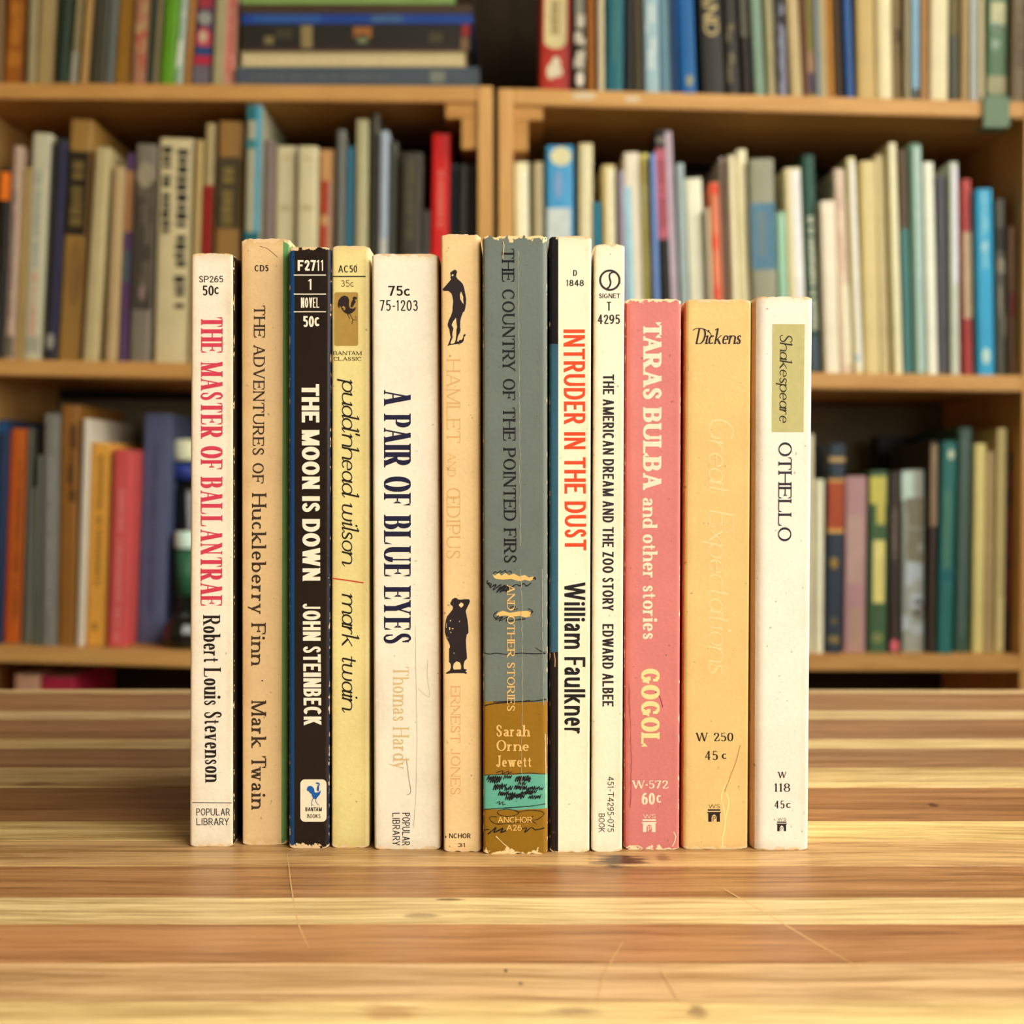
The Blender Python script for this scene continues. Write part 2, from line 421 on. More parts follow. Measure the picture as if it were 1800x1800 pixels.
def glyph(ch, st, wf):
    w, strokes = GLY[ch]
    low = ch.islower() or ch in '\u03b1\u03c9'
    s, h = st.s, st.h
    if w > .3:                                   # tight letters get slimmer stems so that counters stay open
        s = min(s, w * wf * (.27 if ch in 'MWmw' else .37))
        h = min(h, s)
    Wd = max(w * wf, s * 1.02)
    X = lambda x: s / 2 + x * (Wd - s)
    top = st.xh if low else 1.0
    def Y(y, inset=True):
        i = h / 2 if inset else 0
        if not low:
            return i + y * (1 - 2 * i) if 0 <= y <= 1 else y
        if y < 0:
            return y * st.desc
        if y <= 1:
            return i + y * (st.xh - 2 * i)
        return st.xh + (y - 1) * (1.0 - st.xh)
    polys = []
    ser = st.sl > 0
    def bar(x, y, up, left=True, right=True, half=None):
        hw = half if half is not None else s / 2
        x0 = x - hw - (st.sl if left else -hw)
        x1 = x + hw + (st.sl if right else -hw)
        y0, y1 = (y - st.st, y) if up else (y, y + st.st)
        polys.extend(rect(x0, x1, y0, y1))
        # small brackets
        b = st.sl * 0.55
        sg = -1 if up else 1
        yy = y0 if up else y1
        if left:
            polys.append([(x - hw, yy), (x - hw - b, yy), (x - hw, yy + sg * b * 1.1)])
        if right:
            polys.append([(x + hw, yy), (x + hw + b, yy), (x + hw, yy + sg * b * 1.1)])
    def curve(pts, wts=None):
        n = len(pts)
        wd = []
        for i in range(n):
            if wts:
                wd.append(h + (s - h) * wts[i])
                continue
            a, b = pts[max(0, i - 1)], pts[min(n - 1, i + 1)]
            dx, dy = b[0] - a[0], b[1] - a[1]
            ln = math.hypot(dx, dy) or 1
            wd.append(h + (s - h) * (abs(dy) / ln) ** 1.6)
        polys.extend(ribbon(pts, wd))
    for q in strokes:
        k = q[0]
        if k == 'S':
            x, y0, y1, f = X(q[1]), Y(q[2], False), Y(q[3], False), q[4]
            polys.extend(rect(x - s / 2, x + s / 2, y0, y1))
            if st.italic:
                if 'x' in f:
                    polys.extend(ribbon([(x, h * .6), (x + s * .9, h * .9), (x + s * 2.0, st.xh * .28)], [h * 1.6, h * 1.2, h]))
                if 'f' in f:
                    polys.extend(ribbon([(x - s * 1.5, y1 - st.xh * .2), (x, y1 - h * .5)], [h, h * 1.4]))
            elif ser:
                if 'b' in f: bar(x, y0, False)
                if 't' in f: bar(x, y1, True)
                if 'f' in f: bar(x, y1, True, True, False)
                if 'x' in f and 'b' not in f: bar(x, y0, False, False, True)
        elif k == 'D':
            x0, y0, x1, y1 = X(q[1]), Y(q[2], False), X(q[3]), Y(q[4], False)
            t = s if q[5] == 'k' else h * 1.15
            dx, dy = x1 - x0, y1 - y0
            ln = math.hypot(dx, dy) or 1
            # horizontal cut ends
            hw = t / 2 / max(0.35, abs(dy) / ln)
            polys.append([(x0 - hw, y0), (x0 + hw, y0), (x1 + hw, y1), (x1 - hw, y1)])
            if ser and not st.italic:
                for c, (xx, yy) in (('a', (x0, y0)), ('z', (x1, y1))):
                    if c in q[6]:
                        bar(xx, yy, yy > top * .5, half=hw * .9)
        elif k == 'H':
            x0, x1, y = X(q[1]), X(q[2]), Y(q[3])
            e = s / 2 if not ser else h * .3
            polys.extend(rect(x0 - (0 if q[1] == 0 and not q[4].startswith('l') else e * .0), x1 + (e if q[2] >= .7 else 0) * (1 if not ser else .5), y - h / 2, y + h / 2))
            if q[1] == 0 and q[4].startswith('l') and not ser:
                polys.extend(rect(x0 - s / 2, x0, y - h / 2, y + h / 2))
            if ser:
                tk = q[4]
                tl = .28 * top
                for side, xx in (('l', x0), ('r', x1)):
                    i = tk.find(side)
                    if i < 0: continue
                    sg = tk[i + 1]
                    wv = max(st.st, h) * 2.1
                    d = 1 if side == 'r' else -1
                    if sg in '-|':
                        polys.append([(xx, y - h / 2), (xx + d * wv * .6, y + h / 2), (xx + d * wv * .6, y - tl * (.55 if sg == '|' else 1)), (xx - d * wv * .1, y - h)])
                    if sg in '+|':
                        polys.append([(xx, y + h / 2), (xx + d * wv * .6, y - h / 2), (xx + d * wv * .6, y + tl * (.55 if sg == '|' else 1)), (xx - d * wv * .1, y + h)])
        elif k == 'E':
            _, cx, cy, rx, ry, a0, a1 = q
            n = max(8, int(abs(a1 - a0) / 10))
            pts = []
            for i in range(n + 1):
                a = math.radians(a0 + (a1 - a0) * i / n)
                # slightly squared ovals for tight lettering
                pts.append((X(cx + rx * math.cos(a)), Y(cy + ry * math.sin(a))))
            curve(pts)
        elif k == 'C':
            pts = [(X(a), Y(b)) for a, b in q[1]]
            pp, ww = catmull(pts, 6, q[2])
            curve(pp, ww or None)
        elif k == 'K':
            if ser and not st.italic:
                x = X(q[1])
                polys.extend(rect(x - st.st * .5, x + st.st * .8, Y(q[2]), Y(q[3])))
        elif k == 'O':
            x, y, r = X(q[1]), Y(q[2], False), max(s, .1) * .62
            polys.append([(x + r * math.cos(i * math.pi / 5), y + r * math.sin(i * math.pi / 5)) for i in range(10)])
    if st.slant:
        polys = [[(x + y * st.slant, y) for x, y in p] for p in polys]
    return polys, Wd

KERN = {'TA': .14, 'AT': .12, 'AV': .14, 'VA': .14, 'PA': .12, 'LT': .12, 'LA': -.02, 'RT': .05, 'RY': .08, 'AY': .12, 'EY': .03, 'AS': .02, 'Tw': .16, 'Th': -.02, 'OT': .03, 'TO': .03, 'FA': .1, 'LL': 0, 'Fa': .1, 'AW': .1, 'WA': .1}
def text_polys(text, st, length):
    """lay text out so that it fills length (in cap heights) by condensing or widening the letters"""
    if st.italic:
        text = text.replace('a', '\u03b1').replace('w', '\u03c9')
    side = st.track + (st.sl if st.sl > 0 and not st.italic else 0)
    def total(wf):
        return sum((st.space * max(.35, wf) if c == ' ' else max(GLY[c][0] * wf, st.s * 1.02)) + side * (1 if c != ' ' else .5) for c in text) - wf * sum(KERN.get(a + b, 0) for a, b in zip(text[:-1], text[1:]))
    lo, hi = .05, 6.0
    for _ in range(50):
        mid = (lo + hi) / 2
        if total(mid) < length: lo = mid
        else: hi = mid
    wf = lo
    out, u = [], side / 2
    prev = ''
    for c in text:
        u -= KERN.get(prev + c, 0) * wf
        prev = c
        if c == ' ':
            u += st.space * max(.35, wf) + side * .5
            continue
        polys, Wd = glyph(c, st, wf)
        out += [[(x + u, y) for x, y in p] for p in polys]
        u += Wd + side
    return out
# ------------------------------------------------------------------ the room
RX0, RX1, RY0, RY1, RZ = -2.0, 0.83, -1.95, 1.60, 2.5
plaster = plain((172, 156, 128), 0.9, 0.1, 0.03, 4, 'plaster')
panelling = wood('dark_panelling', lin((40, 31, 18)), lin((58, 45, 27)), 3, 40, 40, 0.7, 0.15, along='Z')
floor_mat = wood('floorboards', lin((52, 36, 22)), lin((82, 58, 36)), 2, 25, 25, 0.5, 0.3)
white_paint = plain((232, 228, 216), 0.5, 0.3, 0.02, 10, 'window_paint')
gl = NT('window_glass')
gl.put(gl.b.inputs['Transmission Weight'], 1.0)
glass = gl.out((1, 1, 1, 1), 0.0, 0.5)

tag(boxes('floor', [(RX0, RX1, RY0, RY1, -0.05, 0)], floor_mat), kind='structure')
tag(boxes('ceiling', [(RX0, RX1, RY0, RY1, RZ, RZ + 0.05)], plaster), kind='structure')
tag(boxes('wall_back', [(RX0, RX1, RY1, RY1 + 0.08, 0, RZ)], panelling), kind='structure')
tag(boxes('wall_left', [(RX0 - 0.08, RX0, RY0, RY1, 0, RZ)], plaster), kind='structure')
wy0, wy1, wz0, wz1 = -1.16, 1.04, 0.78, 2.04        # window in the right wall
tag(boxes('wall_right', [(RX1, RX1 + .08, RY0, wy0, 0, RZ), (RX1, RX1 + .08, wy1, RY1, 0, RZ),
                         (RX1, RX1 + .08, wy0, wy1, 0, wz0), (RX1, RX1 + .08, wy0, wy1, wz1, RZ)], plaster), kind='structure')
tag(boxes('wall_front', [(RX0, RX1, RY0 - .08, RY0, 0, RZ)], plaster), kind='structure')
w1 = tag(empty('window_1', (RX1 + .04, (wy0 + wy1) / 2, wz0)), kind='structure')
def fr(a, b, c, d, e, f, o): return (a - o[0], b - o[0], c - o[1], d - o[1], e - o[2], f - o[2])
o1 = w1.location
boxes('window_frame', [fr(RX1 + .02, RX1 + .06, wy0, wy0 + .05, wz0, wz1, o1), fr(RX1 + .02, RX1 + .06, wy1 - .05, wy1, wz0, wz1, o1),
                       fr(RX1 + .02, RX1 + .06, wy0 + .05, wy1 - .05, wz0, wz0 + .05, o1), fr(RX1 + .02, RX1 + .06, wy0 + .05, wy1 - .05, wz1 - .05, wz1, o1),
                       fr(RX1 + .02, RX1 + .06, -.08, -.04, wz0 + .05, wz1 - .05, o1)], white_paint, w1)
boxes('pane', [fr(RX1 + .038, RX1 + .042, wy0 + .05, -.08, wz0 + .05, wz1 - .05, o1)], glass, w1)
boxes('pane', [fr(RX1 + .038, RX1 + .042, -.04, wy1 - .05, wz0 + .05, wz1 - .05, o1)], glass, w1)

# ------------------------------------------------------------------ bookcases
SY, SD = 1.33, 0.25                                # front plane and depth of the bookcases
pine = wood('pine_boards', lin((182, 130, 66)), lin((214, 166, 96)), 4, 60, 60, 0.5, 0.3)
pine_up = wood('pine_uprights', lin((190, 138, 72)), lin((218, 170, 102)), 4, 60, 60, 0.5, 0.3, along='Z')
pine_dk = wood('stained_back_boards', lin((50, 42, 29)), lin((68, 58, 41)), 3, 30, 30, 0.7, 0.15)
lit_back = plain((122, 114, 92), .8, .1, .08, 12, 'lit_back_board')  # lower back boards: the extra light reaching them is put into the colour
def XZ(px, py): 
    p = at_y(px, py, SY)
    return p.x, p.z
# shelf lines as seen (top edge of each board's front): left px, y, right px, y
LINES = {'L': (-45, 840, [(144.5, 151), (630, 648), (1135, 1160), (1640, 1650)]),
         'R': (902, 1799, [(155, 179), (647, 660), (1150, 1152), (1645, 1650)])}
def shelf_z(side, row, X):
    a, b, ys = LINES[side]
    x0, z0 = XZ(a, ys[row][0])
    x1, z1 = XZ(b, ys[row][1])
    return z0 + (z1 - z0) * (X - x0) / (x1 - x0)
THK = 0.0150
def bookcase(side, label, p_in, p_out):
    a, b, ys = LINES[side]
    xa, xb = XZ(a, 500)[0], XZ(b, 500)[0]
    root = empty('bookcase', ((xa + xb) / 2, SY + SD / 2, 0))
    tag(root, label, 'bookcase', 'twin pine bookcases')
    o = root.location
    for (q0, q1) in (p_in, p_out):
        x0, x1 = XZ(q0, 500)[0], XZ(q1, 500)[0]
        xm = xa if x1 <= xa + .001 else xb
        zt = shelf_z(side, 0, xm)
        boxes('side_panel', [fr(x0, x1, SY, SY + SD, 0, zt, o)], pine_up, root, 0.0012)
    for r in range(4):
        za, zb = shelf_z(side, r, xa), shelf_z(side, r, xb)
        yb = SY + SD - 0.012
        V = [(xa, SY, za - THK), (xb, SY, zb - THK), (xa, yb, za - THK), (xb, yb, zb - THK),
             (xa, SY, za), (xb, SY, zb), (xa, yb, za), (xb, yb, zb)]
        V = [(x - o.x, y - o.y, z - o.z) for x, y, z in V]
        bm = bmesh.new()
        vs = [bm.verts.new(p) for p in V]
        for q in [(0, 2, 3, 1), (4, 5, 7, 6), (0, 1, 5, 4), (2, 6, 7, 3), (0, 4, 6, 2), (1, 3, 7, 5)]:
            bm.faces.new([vs[i] for i in q])
        bmesh.ops.bevel(bm, geom=bm.edges[:], offset=0.0012, segments=2, affect='EDGES')
        me = bpy.data.meshes.new('shelf_board')
        bm.to_mesh(me); bm.free()
        me.materials.append(pine)
        link(bpy.data.objects.new('shelf_board', me), root)
    zt = min(shelf_z(side, 0, xa), shelf_z(side, 0, xb)) - THK
    zs = [0] + [min(shelf_z(side, r, xa), shelf_z(side, r, xb)) - THK for r in (3, 2, 1, 0)]
    ztops = [max(shelf_z(side, r, xa), shelf_z(side, r, xb)) for r in (3, 2, 1)]
    lows = [0.02] + ztops
    for i in range(4):
        boxes('back_panel', [fr(xa, xb, SY + SD - .010, SY + SD - .002, lows[i] + .001, zs[i + 1] - .001, o)], lit_back if i == 2 else pine_dk, root)
    boxes('plinth_board', [fr(xa, xb, SY + .01, SY + .028, 0, .07, o)], pine, root)
    return root
bcL = bookcase('L', 'pine bookcase carrying the flat-lying stack of books', (-71, -45), (840, 866))
bcR = bookcase('R', 'pine bookcase with the green clip on its top board', (876, 902), (1799, 1825))
# stepped corner blocks glued under the top boards, beside the inner uprights
def px_box(name, x0, x1, y0, y1, depth, mat, root, yoff=0.004):
    a, b = at_y(x0, y1, SY + yoff), at_y(x1, y0, SY + yoff)
    o = root.location
    return boxes(name, [fr(a.x, b.x, SY + yoff, SY + yoff + depth, a.z, b.z, o)], mat, root, 0.001)
block_mat = wood('pine_blocks', lin((174, 122, 58)), lin((202, 150, 80)), 4, 60, 60, 0.5, 0.3)
px_box('corner_block', 783, 839.6, 178.5, 208, .10, block_mat, bcL)
px_box('corner_block', 811, 839.6, 208.2, 262, .10, block_mat, bcL)
px_box('corner_block', 902.4, 954, 184.5, 211, .10, block_mat, bcR)
px_box('corner_block', 902.4, 928, 211.2, 265, .10, block_mat, bcR)
# two torn paper stickers on the board edge
for (x0, x1, y0, y1) in ((1004, 1048, 162, 175), (1098, 1126, 169, 180)):
    a, b = at_y(x0, y1, SY - .0004), at_y(x1, y0, SY - .0004)
    random.seed(int(x0))
    pts = []
    n = 14
    for i in range(n):
        t = 2 * math.pi * i / n
        r = random.uniform(.75, 1.05)
        cx, cz = math.copysign(abs(math.cos(t)) ** .5, math.cos(t)), math.copysign(abs(math.sin(t)) ** .5, math.sin(t))
        pts.append(((a.x + b.x) / 2 + r * cx * (b.x - a.x) / 2, SY - .0004, (a.z + b.z) / 2 + r * cz * (b.z - a.z) / 2))
    o = bcR.location
    fpts = [(p[0] - o.x, p[1] - o.y, p[2] - o.z) for p in pts] + [(p[0] - o.x, p[1] + .0004 - o.y, p[2] - o.z) for p in pts]
    fc = [tuple(reversed(range(n))), tuple(range(n, 2 * n))] + [(i, (i + 1) % n, n + (i + 1) % n, n + i) for i in range(n)]
    st_ = mesh('sticker_remnant', fpts, fc, plain((214, 196, 160), .8, .1, .1, 200, 'torn_paper'), bcR)
ws = boxes('shade_board', [(-1.2, .82, SY + .02, RY1, 1.54, 1.56)], pine_dk)  # board added out of view to shade the top row of books
tag(ws, 'added unseen dark board above the bookcases that shades the top row', 'shelf')

# ------------------------------------------------------------------ table of glued staves
TX0, TX1 = -0.75, 0.75
def ty(py): return at_z(900, py, TABLE_Z).y
kn = []
for (kx, ky, rx, ry, kc, amt) in ((1088, 1513, 52, 12, (58, 28, 10), .95), (1165, 1507, 14, 7, (80, 40, 20), .5), (738, 1609, 36, 6, (96, 66, 40), .55),
                                  (790, 1581, 24, 2.5, (70, 40, 20), .8), (1225, 1776, 22, 14, (80, 50, 34), .6), (680, 1780, 60, 16, (150, 92, 40), .5), (1010, 1778, 50, 9, (120, 84, 56), .5),
                                  (889, 1704, 4, 3, (40, 22, 10), 1.0), (915, 1728, 5, 4, (40, 22, 10), 1.0),
                                  (1640, 1414, 10, 4, (70, 34, 12), .9), (60, 1378, 40, 4, (90, 56, 24), .6), (960, 1543, 110, 8, (150, 84, 40), .35)):
    c = at_z(kx, ky, TABLE_Z)
    ex, ey = at_z(kx + rx, ky, TABLE_Z), at_z(kx, ky - ry, TABLE_Z)
    kn.append((c.x, c.y, ex.x - c.x, ey.y - c.y, lin(kc), amt))
stave = wood('table_staves', (.60, .52, .42), (1.22, 1.26, 1.30), 5, 150, 150, 0.40, 0.4, kn, True)
table = tag(empty('table', (0, .42, 0)), 'striped butcher-block wooden table with the paperbacks standing on it', 'table')
BR, LT, MD, OR = (165, 112, 64), (226, 186, 116), (196, 148, 86), (186, 126, 66)
rows = [(1212, (204, 174, 123)), (1218, (160, 116, 77)), (1249, (210, 182, 130)), (1264, (156, 113, 76)), (1298, (204, 176, 120)), (1316, (151, 111, 74)),
        (1349, (196, 167, 112)), (1383, (149, 104, 62)), (1443, (204, 174, 112)), (1477, (182, 144, 93)), (1521, (164, 118, 72)),
        (1577, (212, 185, 130)), (1624, (166, 116, 72)), (1690, (195, 158, 110)), (1760, (210, 180, 120)), (1880, (180, 140, 90)), (2080, (203, 169, 112)), (2500, (163, 118, 74))]
edges = [ty(r[0]) for r in rows] + [-0.02]
for i, (py, colr) in enumerate(rows):
    y1, y0 = edges[i], edges[i + 1]
    zt = TABLE_Z - (0.00025 if i % 3 == 1 else 0.0)
    b = boxes('plank', [(TX0, TX1, y0 + .00008 - .42, y1 - .00008 - .42, TABLE_Z - .028, zt)], stave, table, 0.00035)
    b.color = (*lin(colr), 1)
leg_mat = wood('table_legs', lin((150, 98, 50)), lin((190, 136, 76)), 4, 60, 60, .5, .3, along='Z')
for sx in (TX0 + .05, TX1 - .10):
    for sy in (.03, .66):
        boxes('leg', [(sx, sx + .05, sy - .42, sy + .05 - .42, 0, TABLE_Z - .028)], leg_mat, table, .002)
apron = wood('table_apron', lin((150, 98, 50)), lin((190, 136, 76)), 4, 60, 60, .5, .3)
boxes('apron', [(TX0 + .10, TX1 - .10, .045 - .42, .065 - .42, TABLE_Z - .09, TABLE_Z - .028)], apron, table)
boxes('apron', [(TX0 + .10, TX1 - .10, .675 - .42, .695 - .42, TABLE_Z - .09, TABLE_Z - .028)], apron, table)
# pale scratches in the varnish
scr = plain((206, 166, 110), .6, .2, .05, 300, 'scratched_varnish')
for pl, wd in (([(505, 1500), (513, 1565), (524, 1622), (543, 1666)], 2.2), ([(1272, 1562), (1320, 1590), (1430, 1655), (1510, 1700)], 1.8),
               ([(1095, 1655), (1060, 1720), (1050, 1780)], 1.8), ([(1160, 1700), (1195, 1760)], 1.5)):
    pp, _ = catmull(pl, 5)
    V, Fc = [], []
    for q in ribbon(pp, [wd * (.4 + .6 * math.sin(math.pi * (i + .5) / len(pp))) for i in range(len(pp))]):
        n = len(V)
        for (x, y) in q:
            p = at_z(x, y, TABLE_Z + .00003)
            V.append((p.x, p.y - .42, p.z))
        Fc.append((n, n + 1, n + 2, n + 3))
    mesh('scratch', V, Fc, scr, table)
# ------------------------------------------------------------------ the twelve paperbacks on the table
EPS = 4e-5
class Book:
    pass

def shell(name, outer, t, rows, zfun, W, xf, mat, parent, H, edist):
    """thin card following the profile 'outer' (x across, y depth), extruded upwards; edist gives distance to the fold"""
    n = len(outer)
    inner = []
    for i in range(n):
        a, b = outer[max(0, i - 1)], outer[min(n - 1, i + 1)]
        dx, dy = b[0] - a[0], b[1] - a[1]
        ln = math.hypot(dx, dy) or 1
        inner.append((outer[i][0] - dy / ln * t, outer[i][1] + dx / ln * t))
    V, UV, Fc = [], [], []
    m = len(rows)
    for prof in (outer, inner):
        for r in rows:
            for i, (x, y) in enumerate(prof):
                z = zfun(outer[i][0], outer[i][1], r)
                V.append((xf(x, z), y, z))
                UV.append((edist(outer[i]), r))
    N = n * m
    idx = lambda l, r, i: l * N + r * n + i
    for r in range(m - 1):
        for i in range(n - 1):
            Fc.append((idx(0, r, i), idx(0, r, i + 1), idx(0, r + 1, i + 1), idx(0, r + 1, i)))
            Fc.append((idx(1, r, i), idx(1, r + 1, i), idx(1, r + 1, i + 1), idx(1, r, i + 1)))
    for i in range(n - 1):
        Fc.append((idx(0, 0, i), idx(1, 0, i), idx(1, 0, i + 1), idx(0, 0, i + 1)))
        Fc.append((idx(0, m - 1, i), idx(0, m - 1, i + 1), idx(1, m - 1, i + 1), idx(1, m - 1, i)))
    for r in range(m - 1):
        Fc.append((idx(0, r, 0), idx(0, r + 1, 0), idx(1, r + 1, 0), idx(1, r, 0)))
        Fc.append((idx(0, r, n - 1), idx(1, r, n - 1), idx(1, r + 1, n - 1), idx(0, r + 1, n - 1)))
    o = mesh(name, V, Fc, mat, parent, smooth=True, uvs=UV)
    o.data.set_sharp_from_angle(angle=math.radians(40))
    return o

GROUP = 'old paperbacks in a row on the table'
def paperback(label, tl, tr, bl, br, ytop, ybot, rl, rr, base, left=None, right=None, wl=0.0, wr=0.0, depth=.106, wear=1.0,
              jag=.0004, pages=(206, 172, 122), bands=None, toning=.5, bandsL=None, seed=1, rough=.42, speck=.5, fold=1.0, paper=(225, 195, 150)):
    """tl.. in photo pixels at the spine plane; rl, rr fold radii in pixels; left / right = colours of the two covers"""
    b = Book()
    pb = at_z((bl + br) / 2, ybot, TABLE_Z)
    b.Y = pb.y
    X = lambda px, py: at_y(px, py, b.Y).x
    b.H = at_y(900, ytop, b.Y).z - TABLE_Z
    xbl, xbr, xtl, xtr = X(bl, ybot), X(br, ybot), X(tl, ytop), X(tr, ytop)
    b.W = W = ((xbr - xbl) + (xtr - xtl)) / 2
    scale = W / (((br - bl) + (tr - tl)) / 2)
    rl, rr, wl, wr = rl * scale, rr * scale, wl * scale, wr * scale
    H_ = b.H
    b.root = tag(empty('paperback_book', ((xbl + xbr) / 2, b.Y, TABLE_Z)), label, 'book', GROUP)
    cx = b.root.location.x
    def xf(x, z):
        k = z / H_
        x0 = xbl + (xtl - xbl) * k
        x1 = xbr + (xtr - xbr) * k
        return x0 + (x1 - x0) * (x / W) - cx
    D_ = depth
    def arc(cxx, cyy, r, a0, a1, n=6):
        return [(cxx + r * math.cos(math.radians(a0 + (a1 - a0) * i / n)), cyy + r * math.sin(math.radians(a0 + (a1 - a0) * i / n))) for i in range(n + 1)]
    AL = arc(rl, rl, rl, 180, 270)          # left fold, from the cover round to the spine
    AR = arc(W - rr, rr, rr, 270, 360)
    flat = [(rl + wl + (W - rl - rr - wl - wr) * i / 16, 0) for i in range(17)]
    lc = [(0, D_), (0, D_ * .8), (0, D_ * .4), (0, D_ * .15), (0, rl * 1.5 + .001)]
    rc = [(W, rr * 1.5 + .001), (W, D_ * .15), (W, D_ * .4), (W, D_ * .8), (W, D_)]
    if wl > 0 or left is None:
        left_prof = lc + AL + ([flat[0]] if wl > 0 else [])
        spine_l = []
        if left is None: left_prof, spine_l = lc + [AL[0]], AL[:-1]
    else:
        left_prof, spine_l = lc + AL[:4], AL[3:-1]
    if wr > 0:
        right_prof, spine_r = [flat[-1]] + AR + rc, []
    elif right is None:
        right_prof, spine_r = [AR[-1]] + rc, AR[1:]
    else:
        right_prof, spine_r = AR[3:] + rc, AR[1:4]
    sp = spine_l + flat + spine_r
    rows = [0, .0003, .0007, .0013, .0022, .004] + [H_ * k / 14 for k in range(1, 14)] + [H_ - v for v in (.004, .0024, .0015, .0009, .0005, .0002, 0)]
    def zfun(x, y, r):
        z = r
        if y < .02:
            wt = max(0, 1 - (H_ - r) / .003)
            cor = max(0, 1 - min(x, W - x) / .0022)
            nz = noise.noise(Vector((x * 420 + seed * 7.3, seed * 1.7, 0))) + .5 * noise.noise(Vector((x * 1300, seed * 3.1, 5)))
            z -= wt * (abs(nz) * jag + cor * cor * .0007)
            wb = max(0, 1 - r / .003)
            nb = noise.noise(Vector((x * 500 + seed * 2.9, 9, seed)))
            z += wb * (max(0, nb) * jag * .8 + cor * cor * .0006)
        return z
    ed = lambda p: (min(abs(p[0] - 0), abs(W - p[0])) if p[1] < .002 else p[1])
    kw = dict(wear=wear, toning=toning, rough=rough, speck=speck, fold=fold, paper=paper)
    ms = cover_mat('spine_print', base, H_, bands=bands, **kw)
    ml = ms if left is None else cover_mat('back_cover_print', left, H_, bands=bandsL, **kw)
    mr = ms if right is None else cover_mat('front_cover_print', right, H_, **kw)
    T = .00032
    b.spine = shell('spine', sp, T, rows, zfun, W, xf, ms, b.root, H_, ed)
    shell('back_cover', left_prof, T, rows, zfun, W, xf, ml, b.root, H_, ed)
    shell('front_cover', right_prof, T, rows, zfun, W, xf, mr, b.root, H_, ed)
    y0 = max(rl, rr) + .0006
    V = []
    for z in (.0002, H_ - .0012):
        for (x, y) in ((T * 1.3, y0), (W - T * 1.3, y0), (W - T * 1.3, D_ - .0008), (T * 1.3, D_ - .0008)):
            V.append((xf(x, z), y, z))
    # pages glued up to the spine
    V2 = []
    for z in (.0002, H_ - .0012):
        for (x, y) in ((max(rl, T * 2), T * 1.5), (W - max(rr, T * 2), T * 1.5)):
            V2.append((xf(x, z), y, z))
    V += V2
    Fc = [(0, 3, 2, 1), (4, 5, 6, 7), (2, 3, 7, 6), (3, 0, 4, 7), (1, 2, 6, 5),
          (8, 0, 1, 9), (10, 11, 5, 4), (8, 9, 11, 10), (8, 10, 4, 0), (9, 1, 5, 11)]
    mesh('page_block', V, Fc, paper_edges('page_edges', lin(pages)), b.root)
    b.base = base
    return b

def put(b, name, polys, mat, lift=1.0, label=None, on=None):
    """flat print: polygons in photo pixels laid on the spine of book b"""
    V, Fc = [], []
    o = b.root.location
    for i, p in enumerate(polys):
        n = len(V)
        y = b.Y - EPS * lift - (i % 23) * 4e-7
        a = 0
        for j in range(len(p)):
            x1, y1 = p[j]; x2, y2 = p[(j + 1) % len(p)]
            a += x1 * y2 - x2 * y1
        if abs(a) < 1e-6: continue
        q = p if a < 0 else list(reversed(p))
        for (px, py) in q:
            w = at_y(px, py, y)
            V.append((w.x - o.x, w.y - o.y, w.z - o.z))
        Fc.append(tuple(range(n, n + len(p))))
    ob = mesh(name, V, Fc, mat, on or b.root)
    if label: ob['label'] = label
    return ob

def tv(b, text, st, xb, xc, y0, y1, col, name='title_lettering', xb1=None, lift=1.0, on=None):
    size = xc - xb
    L = (y1 - y0) / size
    xb1 = xb if xb1 is None else xb1
    P = [[(xb + (xb1 - xb) * u / L + v * size, y0 + u * size) for u, v in p] for p in text_polys(text, st, L)]
    return put(b, name, P, ink(col), lift, None, on)

def th(b, text, st, x0, x1, yc, yb, col, name='price_lettering', lift=1.0, on=None):
    size = yb - yc
    L = (x1 - x0) / size
    P = [[(x0 + u * size, yb - v * size) for u, v in p] for p in text_polys(text, st, L)]
    return put(b, name, P, ink(col), lift, None, on)

def line(b, pts, wd, col, name='rule', lift=1.0, smooth=False):
    if smooth: pts, _ = catmull(pts, 5)
    w = wd if isinstance(wd, list) else [wd] * len(pts)
    return put(b, name, ribbon(pts, w), ink(col), lift)

def rrect(x0, x1, y0, y1, r):
    P = []
    for cx, cy, a in ((x1 - r, y0 + r, -90), (x1 - r, y1 - r, 0), (x0 + r, y1 - r, 90), (x0 + r, y0 + r, 180)):
        for k in range(7):
            t = math.radians(a + 15 * k)
            P.append((cx + r * math.cos(t), cy + r * math.sin(t)))
    return P

def from_crop(pts, ox, oy, s):
    return [(ox + x / s, oy + y / s) for x, y in pts]

DIDOT = Style(s=.185, h=.05, st=.04, sl=.055, track=.03, space=.36)
DIDOT_L = Style(s=.15, h=.055, st=.035, sl=.06, xh=.66, track=.025, space=.3)
ROMAN = Style(s=.165, h=.085, st=.066, sl=.075, xh=.62, track=.09, space=.4)
ROMAN_T = Style(s=.175, h=.078, st=.064, sl=.075, xh=.6, track=.045, space=.4)
FAINT = Style(s=.125, h=.06, st=.045, sl=.075, track=.06)
HEAVY = Style(s=.27, h=.13, st=.11, sl=.06, xh=.70, track=.02, space=.32)
SLAB = Style(s=.2, h=.085, st=.075, sl=.055, xh=.66, track=.03, space=.3)
SANSB = Style(s=.27, h=.19, st=0, sl=0, xh=.74, track=.07, space=.3)
SANSM = Style(s=.19, h=.14, st=0, sl=0, xh=.72, track=.10, space=.34)
SANSC = Style(s=.165, h=.125, st=0, sl=0, xh=.72, track=.085, space=.34)
SANS = Style(s=.145, h=.125, st=0, sl=0, xh=.7, track=.10, space=.34)
SANST = Style(s=.115, h=.105, st=0, sl=0, xh=.7, track=.11, space=.34)
ITAL = Style(s=.105, h=.052, st=.03, sl=.01, xh=.60, desc=.28, slant=.22, track=.03, italic=True, space=.45)
ITALM = Style(s=.115, h=.055, st=.03, sl=.01, xh=.56, desc=.3, slant=.2, track=.03, italic=True, space=.4)
